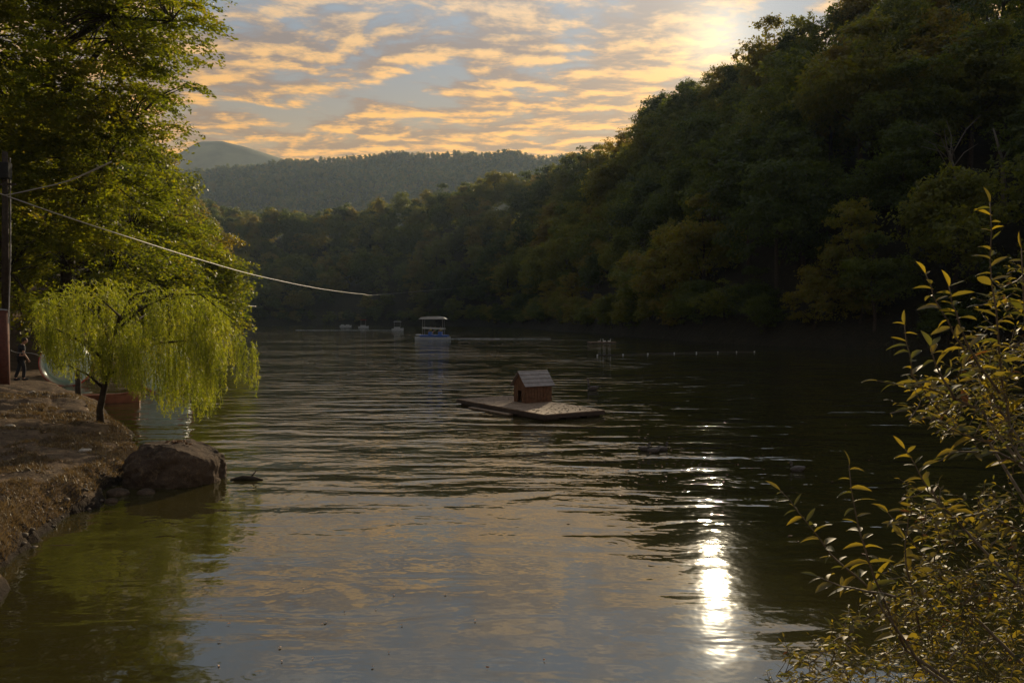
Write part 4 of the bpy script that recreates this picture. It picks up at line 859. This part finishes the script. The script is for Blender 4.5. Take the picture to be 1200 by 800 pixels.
def floating():
    rg = random.Random(12); b = MB()
    def leaf(px_, py_, s):
        c = atz(px_, py_, 0); a = rg.uniform(0, 6.28); b.bm.faces.new([b.bm.verts.new((c.x+math.cos(a+k)*s*r_, c.y+math.sin(a+k)*s*r_, rg.uniform(.006, .02))) for k, r_ in ((0, 1), (.9, .5), (2.2, .55), (3.14, .9), (4.1, .5), (5.3, .5))])
    for k in range(150): leaf(rg.gauss(780, 55), rg.gauss(495, 38) if k % 2 else rg.gauss(545, 12), rg.uniform(.02, .05))
    for k in range(30): leaf(rg.uniform(620, 1040), rg.uniform(425, 660), rg.uniform(.02, .05))
    for k in range(20): leaf(rg.uniform(230, 640), rg.uniform(690, 795), rg.uniform(.012, .024))
    for k in range(50): leaf(rg.gauss(590, 50), rg.gauss(401, 1.2), rg.uniform(.1, .25))
    o = b.build('floating_leaves', simple('fallen_leaves', (.26, .13, .07), .6, .7, .9)); tag(o, 'scattered fallen leaves floating on the dark water', 'leaves', kind='stuff')
floating()

# ------------------------------------------------------------------ water balls, red float, pole, cables
def ball(c, r_, label):
    t = thing('water_ball', label, 'water ball', (c.x, c.y, c.z), .4)
    m = bpy.data.materials.get('clear_plastic')
    if not m:
        m, N = mat('clear_plastic'); a = N.new('ShaderNodeBsdfPrincipled', {'Base Color': (.62, .72, .68, 1), 'Roughness': .25}); b_ = N.new('ShaderNodeBsdfTransparent', {'Color': (.95, .98, .97, 1)})
        mx = N.new('ShaderNodeMixShader', {0: .55, 1: b_.outputs[0], 2: a.outputs[0]}); N.l.new(mx.outputs[0], N.out.inputs[0])
    b = MB(); b.blob((0, 0, 0), (r_,)*3, 4)
    for v in b.bm.verts: v.co *= 1+.012*math.sin(8*math.atan2(v.co.y, v.co.x))
    b.build('shell', m, t, True)
    q = [(math.cos(k*math.pi/16)*r_*1.01, 0, math.sin(k*math.pi/16)*r_*1.01) for k in range(33)]
    b = MB(); b.tube(q, .05, 6, False); o = b.build('seam', simple('red_trim', (.5, .06, .04), .5), t, True)
    b = MB(); b.tube([(y*.85, .5*r_, z*.85) for y, _, z in q], .03, 5, False); b.build('band', simple('teal_trim', (.05, .35, .3), .5), t, True)
ball(at(78, 425, 36), 1.06, 'large clear inflatable water ball with red rim beside the walking person')
c = at(192, 432, 33); ball(Vector((c.x, c.y, .98)), 1.05, 'second water ball floating behind the hanging willow strands')
p = atz(122, 471, 0); t = thing('rowing_boat', 'low red-orange boat moored at the bank behind the willow trunk', 'boat', (p.x, p.y, 0), .1)
M_or = simple('orange_hull', (.24, .085, .04), .7, .3, 4)
hull_mesh(2.5, .9, .26, M_or).build('hull', M_or, t)
for x in (-.7, .3): MB().box((x, 0, .24), (.2, .7, .03)).build('thwart', M_wood, t)
b = MB(); b.tube([(-1.25, -.45, .28), (0, -.46, .28), (.7, -.36, .32), (1.25, -.08, .40)], .03, 5); b.build('gunwale', M_or, t)
g0 = G(90, 27); o = MB().tube([(0, 0, -.3), (.02, 0, .55), (-.02, 0, 1.05)], [.11, .09, .085], 8).build('mooring_post', M_bark, None, True); o.location = (g0[0], g0[1], g0[2]); tag(o, 'short dark post on the bank edge left of the willow trunk', 'post')
def pole():
    g = G(4, 30); t = thing('utility_pole', 'dark wooden utility pole with red-brown lower post at the left picture edge', 'pole', g)
    top = at(6, 178, 30); B = Vector(g)
    MB().tube([(0, 0, -.4), (0, 0, 2.9)], .19, 12).build('lower_post', simple('red_brown_timber', (.10, .035, .022), .8, .3, 8), t, True)
    MB().tube([(.02, .1, 2.0), tuple(top-B)], [.15, .10], 10).build('pole', M_bark, t, True)
    MB().tube([(.2, -.02, 2.4), tuple(at(12.5, 300, 30)-B), tuple(at(12, 185, 30)-B)], .022, 6).build('conduit', M_metal, t)
    MB().box(tuple(at(5, 200, 29.8)-B), (.45, .3, .6), bevel=.03).build('transformer', simple('dark_metal_box', (.02, .02, .02), .9), t)
    MB().box(tuple(at(6, 216, 29.7)-B), (.8, .08, .08)).build('cross_arm', M_bark, t)
    MB().tube([(-.19, -.05, 2.9), (.0, -.22, 2.92), (.19, -.05, 2.9)], .03, 6).build('clamp', M_metal, t)
pole()
M_cable = simple('white_cable', (.36, .33, .29), .5, .1, 3)
def cable(pts, r0, name, label, m=M_cable):
    P = [at(*q) for q in pts]; out = []
    for i in range(len(P)-1):
        p0 = P[max(i-1, 0)]; p1 = P[i]; p2 = P[i+1]; p3 = P[min(i+2, len(P)-1)]
        for k in range(8):
            s = k/8; out.append(.5*((2*p1)+(p2-p0)*s+(2*p0-5*p1+4*p2-p3)*s*s+(3*p1-p0-3*p2+p3)*s**3))
    out.append(P[-1]); n = len(out); rr = [r0]*n if not hasattr(r0, '__len__') else np.linspace(r0[0], r0[1], n)
    o = MB().tube(out, rr, 5).build(name, m, None, True); tag(o, label, 'cable')
cable([(-40, 212, 29.5), (6, 229, 29.6), (80, 255, 30), (160, 281, 33), (240, 306, 42), (310, 325, 60), (380, 339, 95), (425, 344.5, 150), (447, 345, 215), (530, 338, 330)], (.021, .03), 'overhead_cable', 'thick white cable sagging from the utility pole out over the lake')
cable([(6, 229, 29.6), (40, 222, 28), (80, 212, 26), (130, 190, 22)], .022, 'service_wire', 'thin pale wire rising to the right from the utility pole')
cable([(180, 343, 60), (230, 350, 75), (270, 356.5, 95), (300, 359, 125)], (.03, .04), 'low_wire', 'thin dark-grey wire low over the water right of the rounded left tree')
cable([(12, 410, 29.8), (20, 413, 29.8), (45, 416, 29), (88, 441, 27)], .012, 'rope', 'thin pale rope from the utility pole to the mooring post')

# ------------------------------------------------------------------ air
def haze():
    b = MB(); b.box((0, 0, 298), (8000, 8000, 604)); m, N = mat('haze_air')
    v = N.new('ShaderNodeVolumePrincipled', {'Color': (.62, .8, 1, 1), 'Density': .00009, 'Anisotropy': .25})
    N.l.new(v.outputs[0], N.out.inputs['Volume']); o = b.build('haze', m); o['kind'] = 'stuff'; o['label'] = 'thin warm evening haze over the lake valley'
haze()
print('objects', len(bpy.data.objects))
